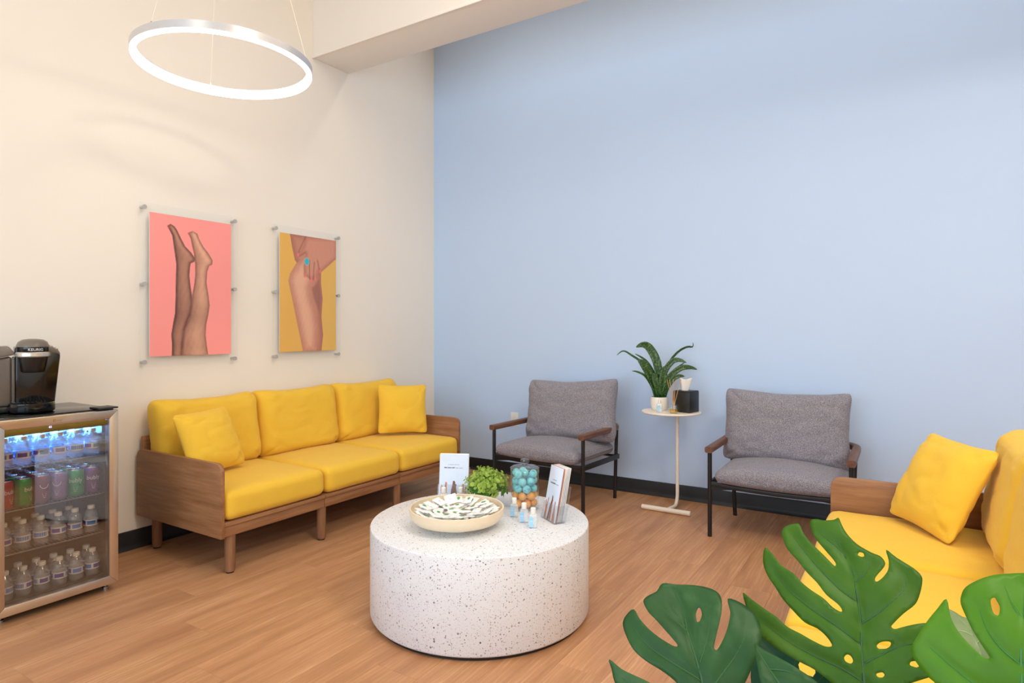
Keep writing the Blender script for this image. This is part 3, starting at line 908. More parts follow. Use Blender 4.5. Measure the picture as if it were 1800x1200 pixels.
# snake plant
sp = thing('snake_plant', 'snake plant in a white ceramic pot on the side table', 'plant', (2.188, -0.255, TZ))
MB().lathe([(0, 0), (0.044, 0), (0.052, 0.008), (0.060, 0.035), (0.061, 0.060), (0.058, 0.088), (0.054, 0.089), (0.054, 0.07), (0, 0.07)], 36).build('pot', 'white_ceramic', sp)
MB().lathe([(0, 0.078), (0.05, 0.076), (0.053, 0.07)], 24).build('soil', 'soil', sp)
def strap_leaf(path, width, twist=0.0, fold=0.25, name='leaf', parent=sp, face=(0.53, -0.85, 0)):
    P = [Vector(p) for p in path]
    n = 18
    def cr(t):
        t = t * (len(P) - 1)
        i = min(int(t), len(P) - 2)
        f = t - i
        p0, p1, p2, p3 = P[max(i - 1, 0)], P[i], P[i + 1], P[min(i + 2, len(P) - 1)]
        return 0.5 * ((2 * p1) + (p2 - p0) * f + (2 * p0 - 5 * p1 + 4 * p2 - p3) * f * f + (3 * p1 - p0 - 3 * p2 + p3) * f ** 3)
    vs, fs, uv = [], [], []
    for k in range(n + 1):
        t = k / n
        c = cr(t)
        d = (cr(min(1, t + 0.02)) - cr(max(0, t - 0.02))).normalized()
        side = d.cross(Vector(face)).normalized()
        side = (Matrix.Rotation(twist * t, 3, d) @ side)
        nn = side.cross(d).normalized()
        w = width * (1.32 if width > 0.013 else 1.1) * (0.62 + 0.9 * t - 0.55 * t * t) * max(0.02, (1 - t ** 3.2)) ** 0.8
        for j, s in enumerate((-1, -0.5, 0, 0.5, 1)):
            vs.append(c + side * s * w + nn * fold * w * (s * s))
            uv.append((j / 4, t * 1.0))
        # thickness is added by the modifier
    for k in range(n):
        for j in range(4):
            a = k * 5 + j
            fs.append((a, a + 1, a + 6, a + 5))
    m = MB().merge(vs, fs)
    me = m.mesh('leaf', 180)
    ul = me.uv_layers.new(name='UVMap')
    for lp in me.loops:
        ul.data[lp.index].uv = uv[lp.vertex_index]
    o = link(name, me, 'snake_leaf', parent)
    s = o.modifiers.new('thick', 'SOLIDIFY')
    s.thickness = 0.0025
    s.offset = 0
    return o
def V(r, u, z, f=0.0):      # r = towards the viewer's right, z = height above the tabletop, f = towards the wall
    r, z = r * 1.19, (z if z < 0.09 else 0.075 + (z - 0.075) * 1.12)
    return (r * 0.847 - f * 0.531, r * 0.531 + f * 0.847, z)
SNK = [
    ([V(0.005, 0, 0.075), V(0.0, 0, 0.18), V(-0.015, 0, 0.30, 0.01), V(-0.055, 0, 0.385, 0.02), V(-0.095, 0, 0.405, 0.01), V(-0.135, 0, 0.390, 0)], 0.026, 0.1),
    ([V(-0.012, 0, 0.075), V(-0.03, 0, 0.16), V(-0.065, 0, 0.235, -0.01), V(-0.105, 0, 0.295, -0.02), V(-0.128, 0, 0.312, -0.02)], 0.025, 0.2),
    ([V(0.012, 0, 0.075), V(0.014, 0, 0.15, -0.02), V(0.018, 0, 0.22, -0.025), V(0.022, 0, 0.275, -0.025)], 0.027, 0.0),
    ([V(-0.01, 0, 0.075), V(-0.025, 0, 0.20, 0.01), V(-0.07, 0, 0.275, 0.02), V(-0.15, 0, 0.335, 0.03), V(-0.205, 0, 0.366, 0.02), V(-0.245, 0, 0.340, 0.01)], 0.010, 1.1),
    ([V(0.0, 0, 0.075), V(-0.02, 0, 0.20, 0.02), V(-0.07, 0, 0.30, 0.02), V(-0.138, 0, 0.350, 0.02)], 0.012, 0.7),
    ([V(-0.02, 0, 0.075), V(-0.045, 0, 0.15), V(-0.085, 0, 0.215, -0.01), V(-0.13, 0, 0.24, -0.01), V(-0.162, 0, 0.246, -0.02)], 0.009, 0.8),
    ([V(0.015, 0, 0.075), V(0.03, 0, 0.20, 0.02), V(0.065, 0, 0.30, 0.03), V(0.12, 0, 0.365, 0.04), V(0.17, 0, 0.392, 0.04), V(0.200, 0, 0.392, 0.04), V(0.202, 0, 0.418, 0.04)], 0.009, 0.8),
    ([V(0.01, 0, 0.075), V(0.03, 0, 0.22, 0.02), V(0.07, 0, 0.295, 0.02), V(0.11, 0, 0.312, 0.01), V(0.155, 0, 0.296, 0)], 0.017, -0.3),
    ([V(0.018, 0, 0.075), V(0.045, 0, 0.19, 0.02), V(0.09, 0, 0.25, 0.02), V(0.15, 0, 0.296, 0.02)], 0.011, 0.6),
    ([V(0.02, 0, 0.075), V(0.04, 0, 0.17), V(0.085, 0, 0.235, 0), V(0.13, 0, 0.264, 0), V(0.18, 0, 0.266, 0.01), V(0.222, 0, 0.252, 0.02)], 0.017, -0.3),
    ([V(0.022, 0, 0.075), V(0.04, 0, 0.14, -0.01), V(0.075, 0, 0.195, -0.01), V(0.11, 0, 0.214, -0.01), V(0.145, 0, 0.212, 0)], 0.015, -0.2),
    ([V(0.0, 0, 0.075), V(-0.012, 0, 0.14, -0.02), V(-0.03, 0, 0.20, -0.02), V(-0.04, 0, 0.235, -0.02)], 0.022, 0.1),
    ([V(0.02, 0, 0.075), V(0.028, 0, 0.13, -0.02), V(0.04, 0, 0.18, -0.02)], 0.018, 0.0),
]
for pth, wd, tw in SNK:
    strap_leaf(pth, wd, tw)

# tissue box
tb = thing('tissue_box', 'black cube tissue box with a white tissue on the side table', 'tissue box', (2.372, -0.262, TZ), math.radians(-13))
bx = MB()
B = 0.062
pr = [(-B, 0), (B, 0), (B, 0.142), (-B, 0.142)]
bx.box((-B, -B, 0), (B, B, 0.138), 0.003)
bx.build('box', 'black_plastic', tb)
MB().box((-B + 0.002, -B + 0.002, 0.1385), (B - 0.002, B - 0.002, 0.142), 0.001).build('lid', 'black_plastic', tb)
vs, fs = [], []
nr = 24
for k in range(9):
    t = k / 8
    for i in range(nr):
        a = 2 * PI * i / nr
        w = 0.024 + 0.013 * t ** 1.3
        rr = w * (1 + 0.14 * math.sin(3 * a + 2 * t) + 0.12 * math.sin(5 * a + t) * t + 0.08 * math.sin(9 * a))
        zz = 0.142 + 0.078 * t + (0.006 * math.sin(2 * a + 0.5) if k == 8 else 0.006 * math.sin(2 * a + 0.5) * t * t)
        vs.append((rr * math.cos(a) * 1.05 - 0.012 + 0.012 * t, rr * math.sin(a) * 0.6, zz))
for k in range(8):
    for i in range(nr):
        j = (i + 1) % nr
        fs.append((k * nr + i, k * nr + j, (k + 1) * nr + j, (k + 1) * nr + i))
MB().merge(vs, fs).build('tissue', 'tissue', tb, angle=180)

# reed diffuser
rd = thing('reed_diffuser', 'glass reed diffuser with amber oil on the side table', 'diffuser', (2.330, -0.385, TZ))
sec = rounded_rect(0.050, 0.044, 0.007, 4)
def sq_lathe(m, levels):
    """rounded-square bottle body from (scale, z) levels"""
    n = len(sec)
    vs, fs = [], []
    for s, z in levels:
        for x, y in sec:
            vs.append((x * s, y * s, z))
    for k in range(len(levels) - 1):
        for i in range(n):
            j = (i + 1) % n
            fs.append((k * n + i, k * n + j, (k + 1) * n + j, (k + 1) * n + i))
    fs.append(tuple(range(n))[::-1])
    return m.merge(vs, fs)
b_ = sq_lathe(MB(), [(0.95, 0.0), (1.0, 0.003), (1.0, 0.052), (0.9, 0.057), (0.45, 0.060)])
b_.lathe([(0.010, 0.059), (0.010, 0.070), (0.012, 0.071), (0.012, 0.075)], 20)
b_.build('bottle', 'jar_glass', rd)
ol = sq_lathe(MB(), [(0.9, 0.003), (0.92, 0.006), (0.92, 0.030), (0.001, 0.0305)])
ol.build('oil', 'oil', rd)
for (r0, r1, f1) in ((0.006, -0.046, 0.0), (0.003, -0.034, -0.02), (-0.001, 0.0, 0.02), (0.001, 0.006, -0.02), (-0.004, 0.046, 0.01), (-0.005, 0.040, -0.015)):
    MB().tube([V(r0, 0, 0.006), V(r1 * 0.14, 0, 0.074, f1 * 0.1), V(r1 * 0.84, 0, 0.206, f1)], 0.0016, 6).build('reed', 'reed', rd)

# small sanitiser bottles (one kind, used in three places)
def make_sanitizer(label, loc, rotz):
    s = thing('sanitizer_bottle', label, 'bottle', loc, rotz, 'small sanitizer bottles')
    m = MB()
    sec2 = rounded_rect(0.036, 0.022, 0.007, 4)
    n = len(sec2)
    vs, fs = [], []
    for sc, z in ((0.92, 0.0), (1.0, 0.003), (1.0, 0.050), (0.85, 0.057), (0.5, 0.061), (0.42, 0.063)):
        for x, y in sec2:
            vs.append((x * sc, y * sc, z))
    for k in range(5):
        for i in range(n):
            j = (i + 1) % n
            fs.append((k * n + i, k * n + j, (k + 1) * n + j, (k + 1) * n + i))
    fs.append(tuple(range(n))[::-1])
    m.merge(vs, fs).build('body', 'clear_plastic', s)
    MB().lathe([(0, 0.060), (0.0105, 0.060), (0.0112, 0.063), (0.0108, 0.082), (0.009, 0.084), (0, 0.084)], 18).build('cap', 'white_plastic', s)
    MB().box((-0.0170, -0.0117, 0.006), (0.0010, -0.0110, 0.046), 0.0).build('label', 'label_blue', s)
    MB().box((-0.0140, -0.0120, 0.029), (-0.002, -0.0117, 0.031)).build('label_line', 'label_white', s)
    return s
make_sanitizer('tiny clear bottle with pale blue label in front of the snake plant pot', (2.232, -0.385, TZ), math.radians(32))

# ------------------------------------------------------------------ drum coffee table and what stands on it
CX_, CY_, CZ = 2.04, -2.18, 0.381
ct = thing('coffee_table', 'round white terrazzo drum coffee table in the middle of the floor', 'coffee table', (CX_, CY_, 0))
MB().lathe([(0, 0.014), (0.458, 0.014), (0.466, 0.017), (0.470, 0.024), (0.470, CZ - 0.006), (0.468, CZ - 0.002), (0.464, CZ), (0, CZ)], 128).build('drum', 'terrazzo', ct)
MB().lathe([(0, 0), (0.452, 0), (0.452, 0.014), (0, 0.014)], 64).build('plinth', 'black_rubber', ct)

bw = thing('serving_bowl', 'shallow pale wooden bowl on a low foot, full of small packets', 'bowl', (2.015, -2.315, CZ))
MB().lathe([(0, 0.020), (0.10, 0.019), (0.150, 0.022), (0.178, 0.031), (0.194, 0.048), (0.1985, 0.066), (0.1975, 0.083), (0.1945, 0.0845), (0.1915, 0.083),
            (0.1915, 0.066), (0.186, 0.052), (0.168, 0.041), (0.145, 0.032), (0.10, 0.028), (0, 0.028)], 96).build('bowl_wall', 'bowl_wood', bw)
MB().lathe([(0, 0.0), (0.088, 0.0), (0.090, 0.003), (0.086, 0.019), (0, 0.019)], 64).build('foot', 'white_ceramic', bw)

def packet_mesh(sx, sy, T, seed):
    n = 8
    vs, fs = [], []
    for side in (1, -1):
        for j in range(n + 1):
            for i in range(n + 1):
                u, v = -1 + 2 * i / n, -1 + 2 * j / n
                t = (max(0, 1 - abs(u) ** 3) * max(0, 1 - v * v)) ** 0.7
                z = side * T / 2 * t + 0.0012 * math.sin(9 * u + seed) * (1 - t)
                vs.append((u * sx / 2, v * sy / 2, z))
    m = n + 1
    for s in range(2):
        for j in range(n):
            for i in range(n):
                a = s * m * m + j * m + i
                f = (a, a + 1, a + m + 1, a + m)
                fs.append(f if s == 0 else f[::-1])
    return MB().merge(vs, fs).mesh('packet', 180)
pk_a, pk_b = packet_mesh(0.062, 0.036, 0.009, 0), packet_mesh(0.052, 0.044, 0.008, 2)
for p_ in (pk_a, pk_b):
    p_.materials.append(MATS['paper_white'])
lf = MB()
lp = [(0.011 * math.cos(a) * (1 - 0.25 * math.cos(a)), 0.0065 * math.sin(a)) for a in [2 * PI * k / 12 for k in range(12)]]
lf.merge([(x, y, 0.0) for x, y in lp], [tuple(range(12))])
leaf_spot = lf.mesh('printed_leaf', 180)
leaf_spot.materials.append(MATS['leaf_print'])
ln = MB()
for k in range(3):
    ln.merge([(-0.008, -0.003 + 0.003 * k, 0), (0.006 - 0.003 * k, -0.003 + 0.003 * k, 0), (0.006 - 0.003 * k, -0.0022 + 0.003 * k, 0), (-0.008, -0.0022 + 0.003 * k, 0)], [(0, 1, 2, 3)])
line_spot = ln.mesh('printed_lines', 180)
line_spot.materials.append(MATS['print_grey'])
random.seed(11)
spots, layer_of = [], []
for layer, (rad, n, z) in enumerate(((0.0, 1, 0.046), (0.055, 6, 0.046), (0.108, 12, 0.052), (0.150, 17, 0.066), (0.028, 3, 0.060), (0.084, 9, 0.063), (0.132, 13, 0.075))):
    for k in range(n):
        a = 2 * PI * k / n + layer * 0.7 + random.uniform(-0.1, 0.1)
        layer_of.append(layer)
        spots.append((rad * math.cos(a), rad * math.sin(a), z + random.uniform(-0.002, 0.003), rad))
for k, (dx, dy, dz, rad) in enumerate(spots):
    me = pk_a if k % 3 else pk_b
    o = link('sachet', me)
    tilt = 0.35 * (rad / 0.15) ** 3
    face = math.atan2(-dy, -dx)
    o.matrix_world = Matrix.Translation((2.015 + dx, -2.315 + dy, CZ + dz)) @ Matrix.Rotation(face, 4, 'Z') @ Matrix.Rotation(tilt, 4, 'Y') @ Matrix.Rotation(random.uniform(-0.16, 0.16), 4, 'X') @ Matrix.Rotation(random.uniform(0, 6.28), 4, 'Z')
    green = k % 5 < 3
    vr, vf = dx * 0.847 + dy * 0.531, -dx * 0.531 + dy * 0.847
    where = "in the bowl's middle" if rad < 0.07 else ("by the bowl's right rim" if vr > abs(vf) else "by the bowl's left rim" if -vr > abs(vf) else "by the bowl's far rim" if vf > 0 else "by the bowl's near rim")
    pile = 'on top ' if layer_of[k] >= 4 else ''
    tag(o, ('small white sachet with a green leaf print ' if green else 'small white sachet with fine grey print ') + pile + where, 'sachet',
        'leaf print sachets in the bowl' if green else 'grey print sachets in the bowl')
    link('printed_leaf' if green else 'printed_lines', leaf_spot if green else line_spot, None, o, (random.uniform(-0.008, 0.008), random.uniform(-0.006, 0.006), 0.0056))
# one sachet stands up against the far rim
o = link('sachet', pk_b)
o.matrix_world = Matrix.Translation((1.925, -2.240, CZ + 0.083)) @ Matrix.Rotation(math.radians(35), 4, 'Z') @ Matrix.Rotation(math.radians(52), 4, 'X') @ Matrix.Rotation(0.3, 4, 'Z')
tag(o, 'white sachet propped up highest against the far left rim of the bowl', 'sachet')
link('printed_lines', line_spot, None, o, (0, 0, 0.0056))

for k, (x, y, rz, lb) in enumerate(((2.150, -2.076, 24, 'leftmost of three small white-capped bottles beside the glass jar'),
                                    (2.228, -2.122, 24, 'middle of three small white-capped bottles in front of the glass jar'),
                                    (2.298, -2.164, 24, 'rightmost of three small white-capped bottles, nearest the viewer'),
                                    (1.772, -2.098, 36, 'small white-capped bottle left, behind the bowl before the leaflet stand'),
                                    (1.838, -2.052, 36, 'small white-capped bottle right, behind the bowl before the leaflet stand'))):
    make_sanitizer(lb, (x, y, CZ), math.radians(rz))

# leaflet holders and leaflets
def make_holder(label, loc, rotz, w, d, hback, lean):
    h = thing('leaflet_holder', label, 'leaflet holder', loc, rotz, 'clear leaflet holders')
    sh = Matrix.Shear('XY', 4, (0, 0))
    M = Matrix.Identity(4)
    M[1][2] = math.tan(math.radians(lean))
    t = 0.0022
    def pane(nm, lo, hi):
        MB().box(lo, hi, 0.0006, 1, mat=M).build(nm, 'acrylic_holder', h)
    pane('back_pane', (-w / 2, d / 2 - t, 0), (w / 2, d / 2, hback))
    pane('front_pane', (-w / 2, -d / 2, 0), (w / 2, -d / 2 + t, hback * 0.50))
    pane('base_pane', (-w / 2, -d / 2 + t, 0), (w / 2, d / 2 - t, t))
    for s in (-1, 1):
        a, b = sorted((s * w / 2, s * (w / 2 - t)))
        pane('side_pane', (a, -d / 2 + t, t), (b, d / 2 - t, hback * 0.50))
    return h, M
def arm_poly(x0, w0, x1, w1, h, z0=0.0):
    return [(x0 - w0 / 2, z0), (x0 + w0 / 2, z0), ((x0 + x1) / 2 + (w0 * 0.4 + w1 * 0.6) / 2, z0 + h * 0.55), (x1 + w1 / 2, z0 + h * 0.80), (x1 + w1 * 0.9, z0 + h * 0.90), (x1 + w1 * 0.3, z0 + h),
            (x1 - w1 * 0.3, z0 + h * 0.98), (x1 - w1 / 2, z0 + h * 0.80), ((x0 + x1) / 2 - (w0 * 0.4 + w1 * 0.6) / 2, z0 + h * 0.55)]
def make_leaflet(label, loc, rotz, M, w, h, yoff, arms=None, lines=None, mat='brochure_blue', fold=0.0):
    b = thing('leaflet', label, 'leaflet', loc, rotz, 'leaflets on the coffee table')
    MB().box((-w / 2, yoff, 0.003), (w / 2, yoff + 0.0022, 0.003 + h), 0.0005, 1, mat=M).build('sheet', mat, b)
    yf = yoff - 0.0004
    for q, (poly, mt) in enumerate(arms or ()):
        vs = [M @ Vector((x, yf, z + 0.004)) for x, z in poly]
        MB().merge(vs, [tuple(range(len(vs)))]).build('printed_arm', mt, b)
    for (x0, x1, z, th, mt) in lines or ():
        # a line of print: words as short strokes
        m = MB()
        x = x0
        random.seed(int(z * 1e4))
        while x < x1:
            ww = random.uniform(0.0018, 0.0034)
            hh = th * random.uniform(0.7, 1.0)
            m.merge([M @ Vector((x, yf, z)), M @ Vector((min(x + ww, x1), yf, z)), M @ Vector((min(x + ww, x1), yf, z + hh)), M @ Vector((x, yf, z + hh))], [(0, 1, 2, 3)])
            x += ww + 0.0009 + (0.002 if random.random() < 0.15 else 0)
        m.build('printed_line', mt, b)
    return b
hl, M1 = make_holder('clear acrylic leaflet holder at the back left of the coffee table', (1.752, -1.995, CZ), math.radians(27), 0.152, 0.040, 0.150, 9)
ARMS1 = [(arm_poly(-0.055, 0.020, -0.060, 0.009, 0.068), 'skin_print'), (arm_poly(-0.040, 0.020, -0.038, 0.008, 0.082), 'skin_print'), (arm_poly(-0.004, 0.026, 0.000, 0.010, 0.088), 'skin_print_dark'),
         (arm_poly(0.012, 0.016, 0.008, 0.008, 0.074), 'skin_print_dark'), (arm_poly(0.042, 0.022, 0.046, 0.010, 0.074), 'skin_print'), (arm_poly(0.060, 0.014, 0.058, 0.008, 0.060), 'skin_print')]
LINES1 = [(-0.028, 0.026, 0.166, 0.0034, 'print_grey'), (-0.048, 0.004, 0.150, 0.0062, 'print_ink'), (0.008, 0.046, 0.150, 0.0040, 'print_grey')]
make_leaflet('pale blue leaflet with raised arms facing front in the left holder', (1.752, -1.995, CZ), math.radians(27), M1, 0.142, 0.212, -0.014, ARMS1, LINES1)
for k in range(3):
    make_leaflet('white leaflet, %s behind the printed front one in the left holder' % ORD[k], (1.752, -1.995, CZ), math.radians(27), M1, 0.142, 0.2135, -0.008 + 0.006 * k, mat='paper_white')
h2, M2 = make_holder('clear acrylic leaflet holder at the right edge of the coffee table', (2.318, -2.028, CZ), math.radians(-32), 0.122, 0.056, 0.150, 11)
ARMS2 = [(arm_poly(-0.040, 0.018, -0.030, 0.006, 0.092), 'skin_print'), (arm_poly(-0.034, 0.014, -0.044, 0.005, 0.078), 'skin_print'), (arm_poly(-0.006, 0.030, 0.002, 0.007, 0.105), 'skin_print_dark'),
         (arm_poly(0.002, 0.018, 0.004, 0.008, 0.094), 'skin_print'), (arm_poly(0.032, 0.024, 0.030, 0.006, 0.086), 'skin_print')]
LINES2 = [(-0.018, 0.014, 0.170, 0.0040, 'print_grey'), (-0.036, 0.006, 0.155, 0.0060, 'print_ink'), (0.008, 0.034, 0.155, 0.0040, 'print_grey')]
make_leaflet('pale blue leaflet with raised arms facing front in the right holder', (2.318, -2.028, CZ), math.radians(-32), M2, 0.108, 0.226, -0.022, ARMS2, LINES2)
for k in range(5):
    make_leaflet('%s leaflet seen edge-on, %s behind the front one in the right holder' % (('tan', 'white', 'cream', 'pale blue', 'cream')[k], ORD[k]), (2.318, -2.028, CZ), math.radians(-32), M2, 0.108, 0.226, -0.0165 + 0.0078 * k, mat=('skin_print', 'paper_white', 'paper_warm', 'brochure_blue', 'paper_warm')[k])

# candy jar
JX, JY = 2.120, -1.935
jar = thing('glass_jar', 'lidded clear glass jar filled with teal and orange balls', 'jar', (JX, JY, CZ))
MB().lathe([(0, 0.001), (0.060, 0.001), (0.066, 0.006), (0.0665, 0.010), (0.0665, 0.178), (0.0645, 0.180), (0.0635, 0.178), (0.0635, 0.010), (0, 0.006)], 48).build('jar_body', 'jar_glass', jar)
ld = MB().lathe([(0, 0.183), (0.055, 0.183), (0.0675, 0.184), (0.068, 0.188), (0.060, 0.193), (0.030, 0.199), (0.014, 0.201)], 48).build('lid', 'jar_glass', jar)
MB().lathe([(0.012, 0.201), (0.011, 0.206), (0.019, 0.211), (0.0215, 0.218), (0.019, 0.226), (0.010, 0.229), (0, 0.2295)], 28).build('knob', 'jar_glass', ld)
ball_t = MB().lathe([(0.0193 * math.sin(PI * k / 12), -0.0193 * math.cos(PI * k / 12)) for k in range(13)], 20).mesh('ball', 180)
ball_o = ball_t.copy()
ball_t.materials.append(MATS['teal_ball'])
ball_o.materials.append(MATS['orange_ball'])
random.seed(5)
for layer in range(5):
    z = 0.0300 + layer * 0.0330
    teal = layer >= 2
    n = 6
    for k in range(n + 1):
        if k == n:
            x = y = 0.0
        else:
            a = 2 * PI * (k + 0.5 * (layer % 2)) / n + 0.25
            x, y = 0.0405 * math.cos(a), 0.0405 * math.sin(a)
        if (layer == 4 and k in (1, 5)) or (k == n and layer % 2):
            continue
        zz = z
        o = link('bath_ball', ball_t if teal else ball_o, None, None, (JX + x, JY + y, CZ + zz), (random.random() * 6, random.random() * 6, random.random() * 6))
        tag(o, ('orange round ball in the bottom layer of the glass jar', 'orange round ball in the upper orange layer of the jar', 'teal round ball lying right on the orange balls in the jar', 'teal round ball in the middle teal layer of the jar', 'teal round ball in the top layer just under the jar lid')[layer], 'ball',
            'teal balls in the jar' if teal else 'orange balls in the jar')

# potted faux greenery
pp = thing('potted_greenery', 'small pot of bushy light green leaves on the coffee table', 'plant', (1.950, -2.002, CZ))
MB().lathe([(0, 0), (0.034, 0), (0.040, 0.006), (0.045, 0.045), (0.046, 0.056), (0.043, 0.057), (0.041, 0.048), (0, 0.048)], 32).build('pot', 'white_ceramic', pp)
MB().lathe([(0, 0.052), (0.03, 0.051), (0.042, 0.047)], 20).build('soil', 'soil', pp)
def sprig_mesh(seed, deep):
    rnd = random.Random(seed)
    m = MB()
    # short stem with whorls of round leaves, growing along +Z
    m.tube([(0, 0, -0.055), (0, 0, 0.0)], 0.0011, 5, 1)
    for w, (zz, cnt, r, sz) in enumerate(((0.002, 3, 0.0075, 0.0120), (-0.010, 4, 0.013, 0.0165), (-0.030, 3, 0.013, 0.0140))):
        for k in range(cnt):
            a = 2 * PI * (k + rnd.random() * 0.5) / cnt + w
            up = 0.9 - 0.55 * w + rnd.uniform(-0.2, 0.2)
            d = Vector((math.cos(a), math.sin(a), 0))
            n = (Vector((0, 0, 1)) - d * up * 0.6).normalized()
            t = (d + Vector((0, 0, up * 0.6))).normalized()
            s = n.cross(t).normalized()
            c = Vector((0, 0, zz)) + t * r * 0.35
            q = sz * rnd.uniform(0.8, 1.15)
            vs = [c, c + t * q * 0.35 + s * q * 0.56 + n * q * 0.12, c + t * q * 0.95 + s * q * 0.54 + n * q * 0.14, c + t * q * 1.30 + n * q * 0.04, c + t * q * 0.95 - s * q * 0.54 + n * q * 0.14, c + t * q * 0.35 - s * q * 0.56 + n * q * 0.12, c + t * q * 0.75 - n * q * 0.06]
            m.merge(vs, [(0, 1, 6), (1, 2, 6), (2, 3, 6), (3, 4, 6), (4, 5, 6), (5, 0, 6)], 0)
    me = m.mesh('sprig', 180)
    me.materials.append(MATS['sprig_deep' if deep else 'sprig_green'])
    me.materials.append(MATS['sprig_dark'])
    return me
SPR = [sprig_mesh(s, False) for s in range(4)] + [sprig_mesh(9 + s, True) for s in range(2)]
random.seed(8)
N = 66
for k in range(N):
    f = (k + 0.5) / N
    ph = k * 2.39996
    cz = 1 - 1.42 * f
    r_ = math.sqrt(max(0, 1 - cz * cz))
    d = Vector((r_ * math.cos(ph), r_ * math.sin(ph), cz))
    R_ = random.uniform(0.74, 1.08)
    low = cz < 0.0
    pos = Vector((d.x * 0.092, d.y * 0.092, 0.100 + d.z * 0.080)) * 1.0
    pos = Vector((0, 0, 0.080)) + (pos - Vector((0, 0, 0.080))) * R_
    o = link('sprig', SPR[(k % 4) if not (low and k % 2) else 4 + k % 2], None, pp)
    dd = (d + Vector((random.uniform(-.25, .25), random.uniform(-.25, .25), random.uniform(0.0, .4)))).normalized()
    o.matrix_local = Matrix.Translation(pos) @ dd.to_track_quat('Z', 'Y').to_matrix().to_4x4() @ Matrix.Rotation(random.random() * 6, 4, 'Z')

# ------------------------------------------------------------------ beverage fridge
FX0, FX1, FD, FY0, FY1, FT = 0.045, 0.465, 0.512, -3.402, -2.930, 0.842
fr = thing('beverage_fridge', 'stainless framed glass-door drinks fridge in the left corner', 'fridge', (0.28, (FY0 + FY1) / 2, 0))
ox, oy = 0.28, (FY0 + FY1) / 2
def fb(lo, hi, bev=0.0, **k):
    return MB().box((lo[0] - ox, lo[1] - oy, lo[2]), (hi[0] - ox, hi[1] - oy, hi[2]), bev, **k)
wl = 0.028
cab = MB()
for lo, hi in (((FX0, FY0 + 0.004, 0.025), (FX1, FY0 + wl, FT - 0.022)), ((FX0, FY1 - wl, 0.025), (FX1, FY1 - 0.004, FT - 0.022)),
               ((FX0, FY0 + wl, 0.025), (FX1, FY1 - wl, 0.072)), ((FX0, FY0 + wl, FT - 0.05), (FX1, FY1 - wl, FT - 0.022)),
               ((FX0, FY0 + wl, 0.072), (FX0 + 0.02, FY1 - wl, FT - 0.05))):
    cab.box((lo[0] - ox, lo[1] - oy, lo[2]), (hi[0] - ox, hi[1] - oy, hi[2]))
cab.build('cabinet', 'black_satin', fr)
lin_ = MB()
e_ = 0.001
for lo, hi in (((FX0 + 0.021, FY0 + wl, 0.073), (FX0 + 0.023, FY1 - wl, FT - 0.051)), ((FX0 + 0.023, FY0 + wl + e_, 0.073), (FX1 - 0.005, FY0 + wl + 0.003, FT - 0.051)),
               ((FX0 + 0.023, FY1 - wl - 0.003, 0.073), (FX1 - 0.005, FY1 - wl - e_, FT - 0.051)), ((FX0 + 0.023, FY0 + wl + 0.004, 0.0725), (FX1 - 0.005, FY1 - wl - 0.004, 0.0745))):
    lin_.box((lo[0] - ox, lo[1] - oy, lo[2]), (hi[0] - ox, hi[1] - oy, hi[2]))
lin_.build('inner_liner', 'fridge_liner', fr)
fb((FX0, FY0, FT - 0.022), (FX1 + 0.003, FY1, FT), 0.003).build('top_plate', 'black_gloss', fr)
for sx in (FX0 + 0.03, FX1 - 0.01):
    for yy in (FY0 + 0.04, FY1 - 0.03):
        MB().lathe([(0, 0), (0.014, 0), (0.014, 0.012), (0.007, 0.014), (0.007, 0.026), (0, 0.026)], 16).build('foot', 'chrome', fr, (sx - ox, yy - oy, 0))
# mitred stainless door frame around one glass pane
DZ0, DZ1, st_w = 0.036, FT - 0.006, 0.038
X0, X1 = FX1 + 0.004 - ox, FD - ox
a0, a1 = FY0 - oy, FY1 - oy
gk = MB()
for lo, hi in (((X0 - 0.003, a0 + 0.012, DZ0 + 0.012), (X0, a0 + 0.036, DZ1 - 0.012)), ((X0 - 0.003, a1 - 0.036, DZ0 + 0.012), (X0, a1 - 0.012, DZ1 - 0.012)),
               ((X0 - 0.003, a0 + 0.036, DZ0 + 0.012), (X0, a1 - 0.036, DZ0 + 0.034)), ((X0 - 0.003, a0 + 0.036, DZ1 - 0.034), (X0, a1 - 0.036, DZ1 - 0.012))):
    gk.box(lo, hi)
door = gk.build('door', 'black_rubber', fr)
door['label'] = 'glass door with a mitred stainless frame'
def rail(p, q, r, s):
    """four-point face in (y,z), extruded through the door thickness"""
    return MB().prism([p, q, r, s], 0, X0, X1, 0.002)
ins = st_w
rail((a0, DZ0), (a1, DZ0), (a1 - ins, DZ0 + ins), (a0 + ins, DZ0 + ins)).build('door_rail', 'stainless', door)
rail((a0, DZ1), (a1, DZ1), (a1 - ins, DZ1 - ins), (a0 + ins, DZ1 - ins)).build('door_rail', 'stainless', door)
rail((a0, DZ0), (a0, DZ1), (a0 + ins, DZ1 - ins), (a0 + ins, DZ0 + ins)).build('door_stile', 'stainless', door)
rail((a1, DZ0), (a1, DZ1), (a1 - ins, DZ1 - ins), (a1 - ins, DZ0 + ins)).build('door_stile', 'stainless', door)
MB().box((X1 - 0.012, a0 + ins, DZ0 + ins), (X1 - 0.009, a1 - ins, DZ1 - ins)).build('glass_pane', 'fridge_glass', door)
MB().box((X0 - 0.05, a1 - 0.082, FT + 0.0005), (X1 - 0.002, a1 + 0.001, FT + 0.008), 0.002).build('hinge_cover', 'black_plastic', fr)
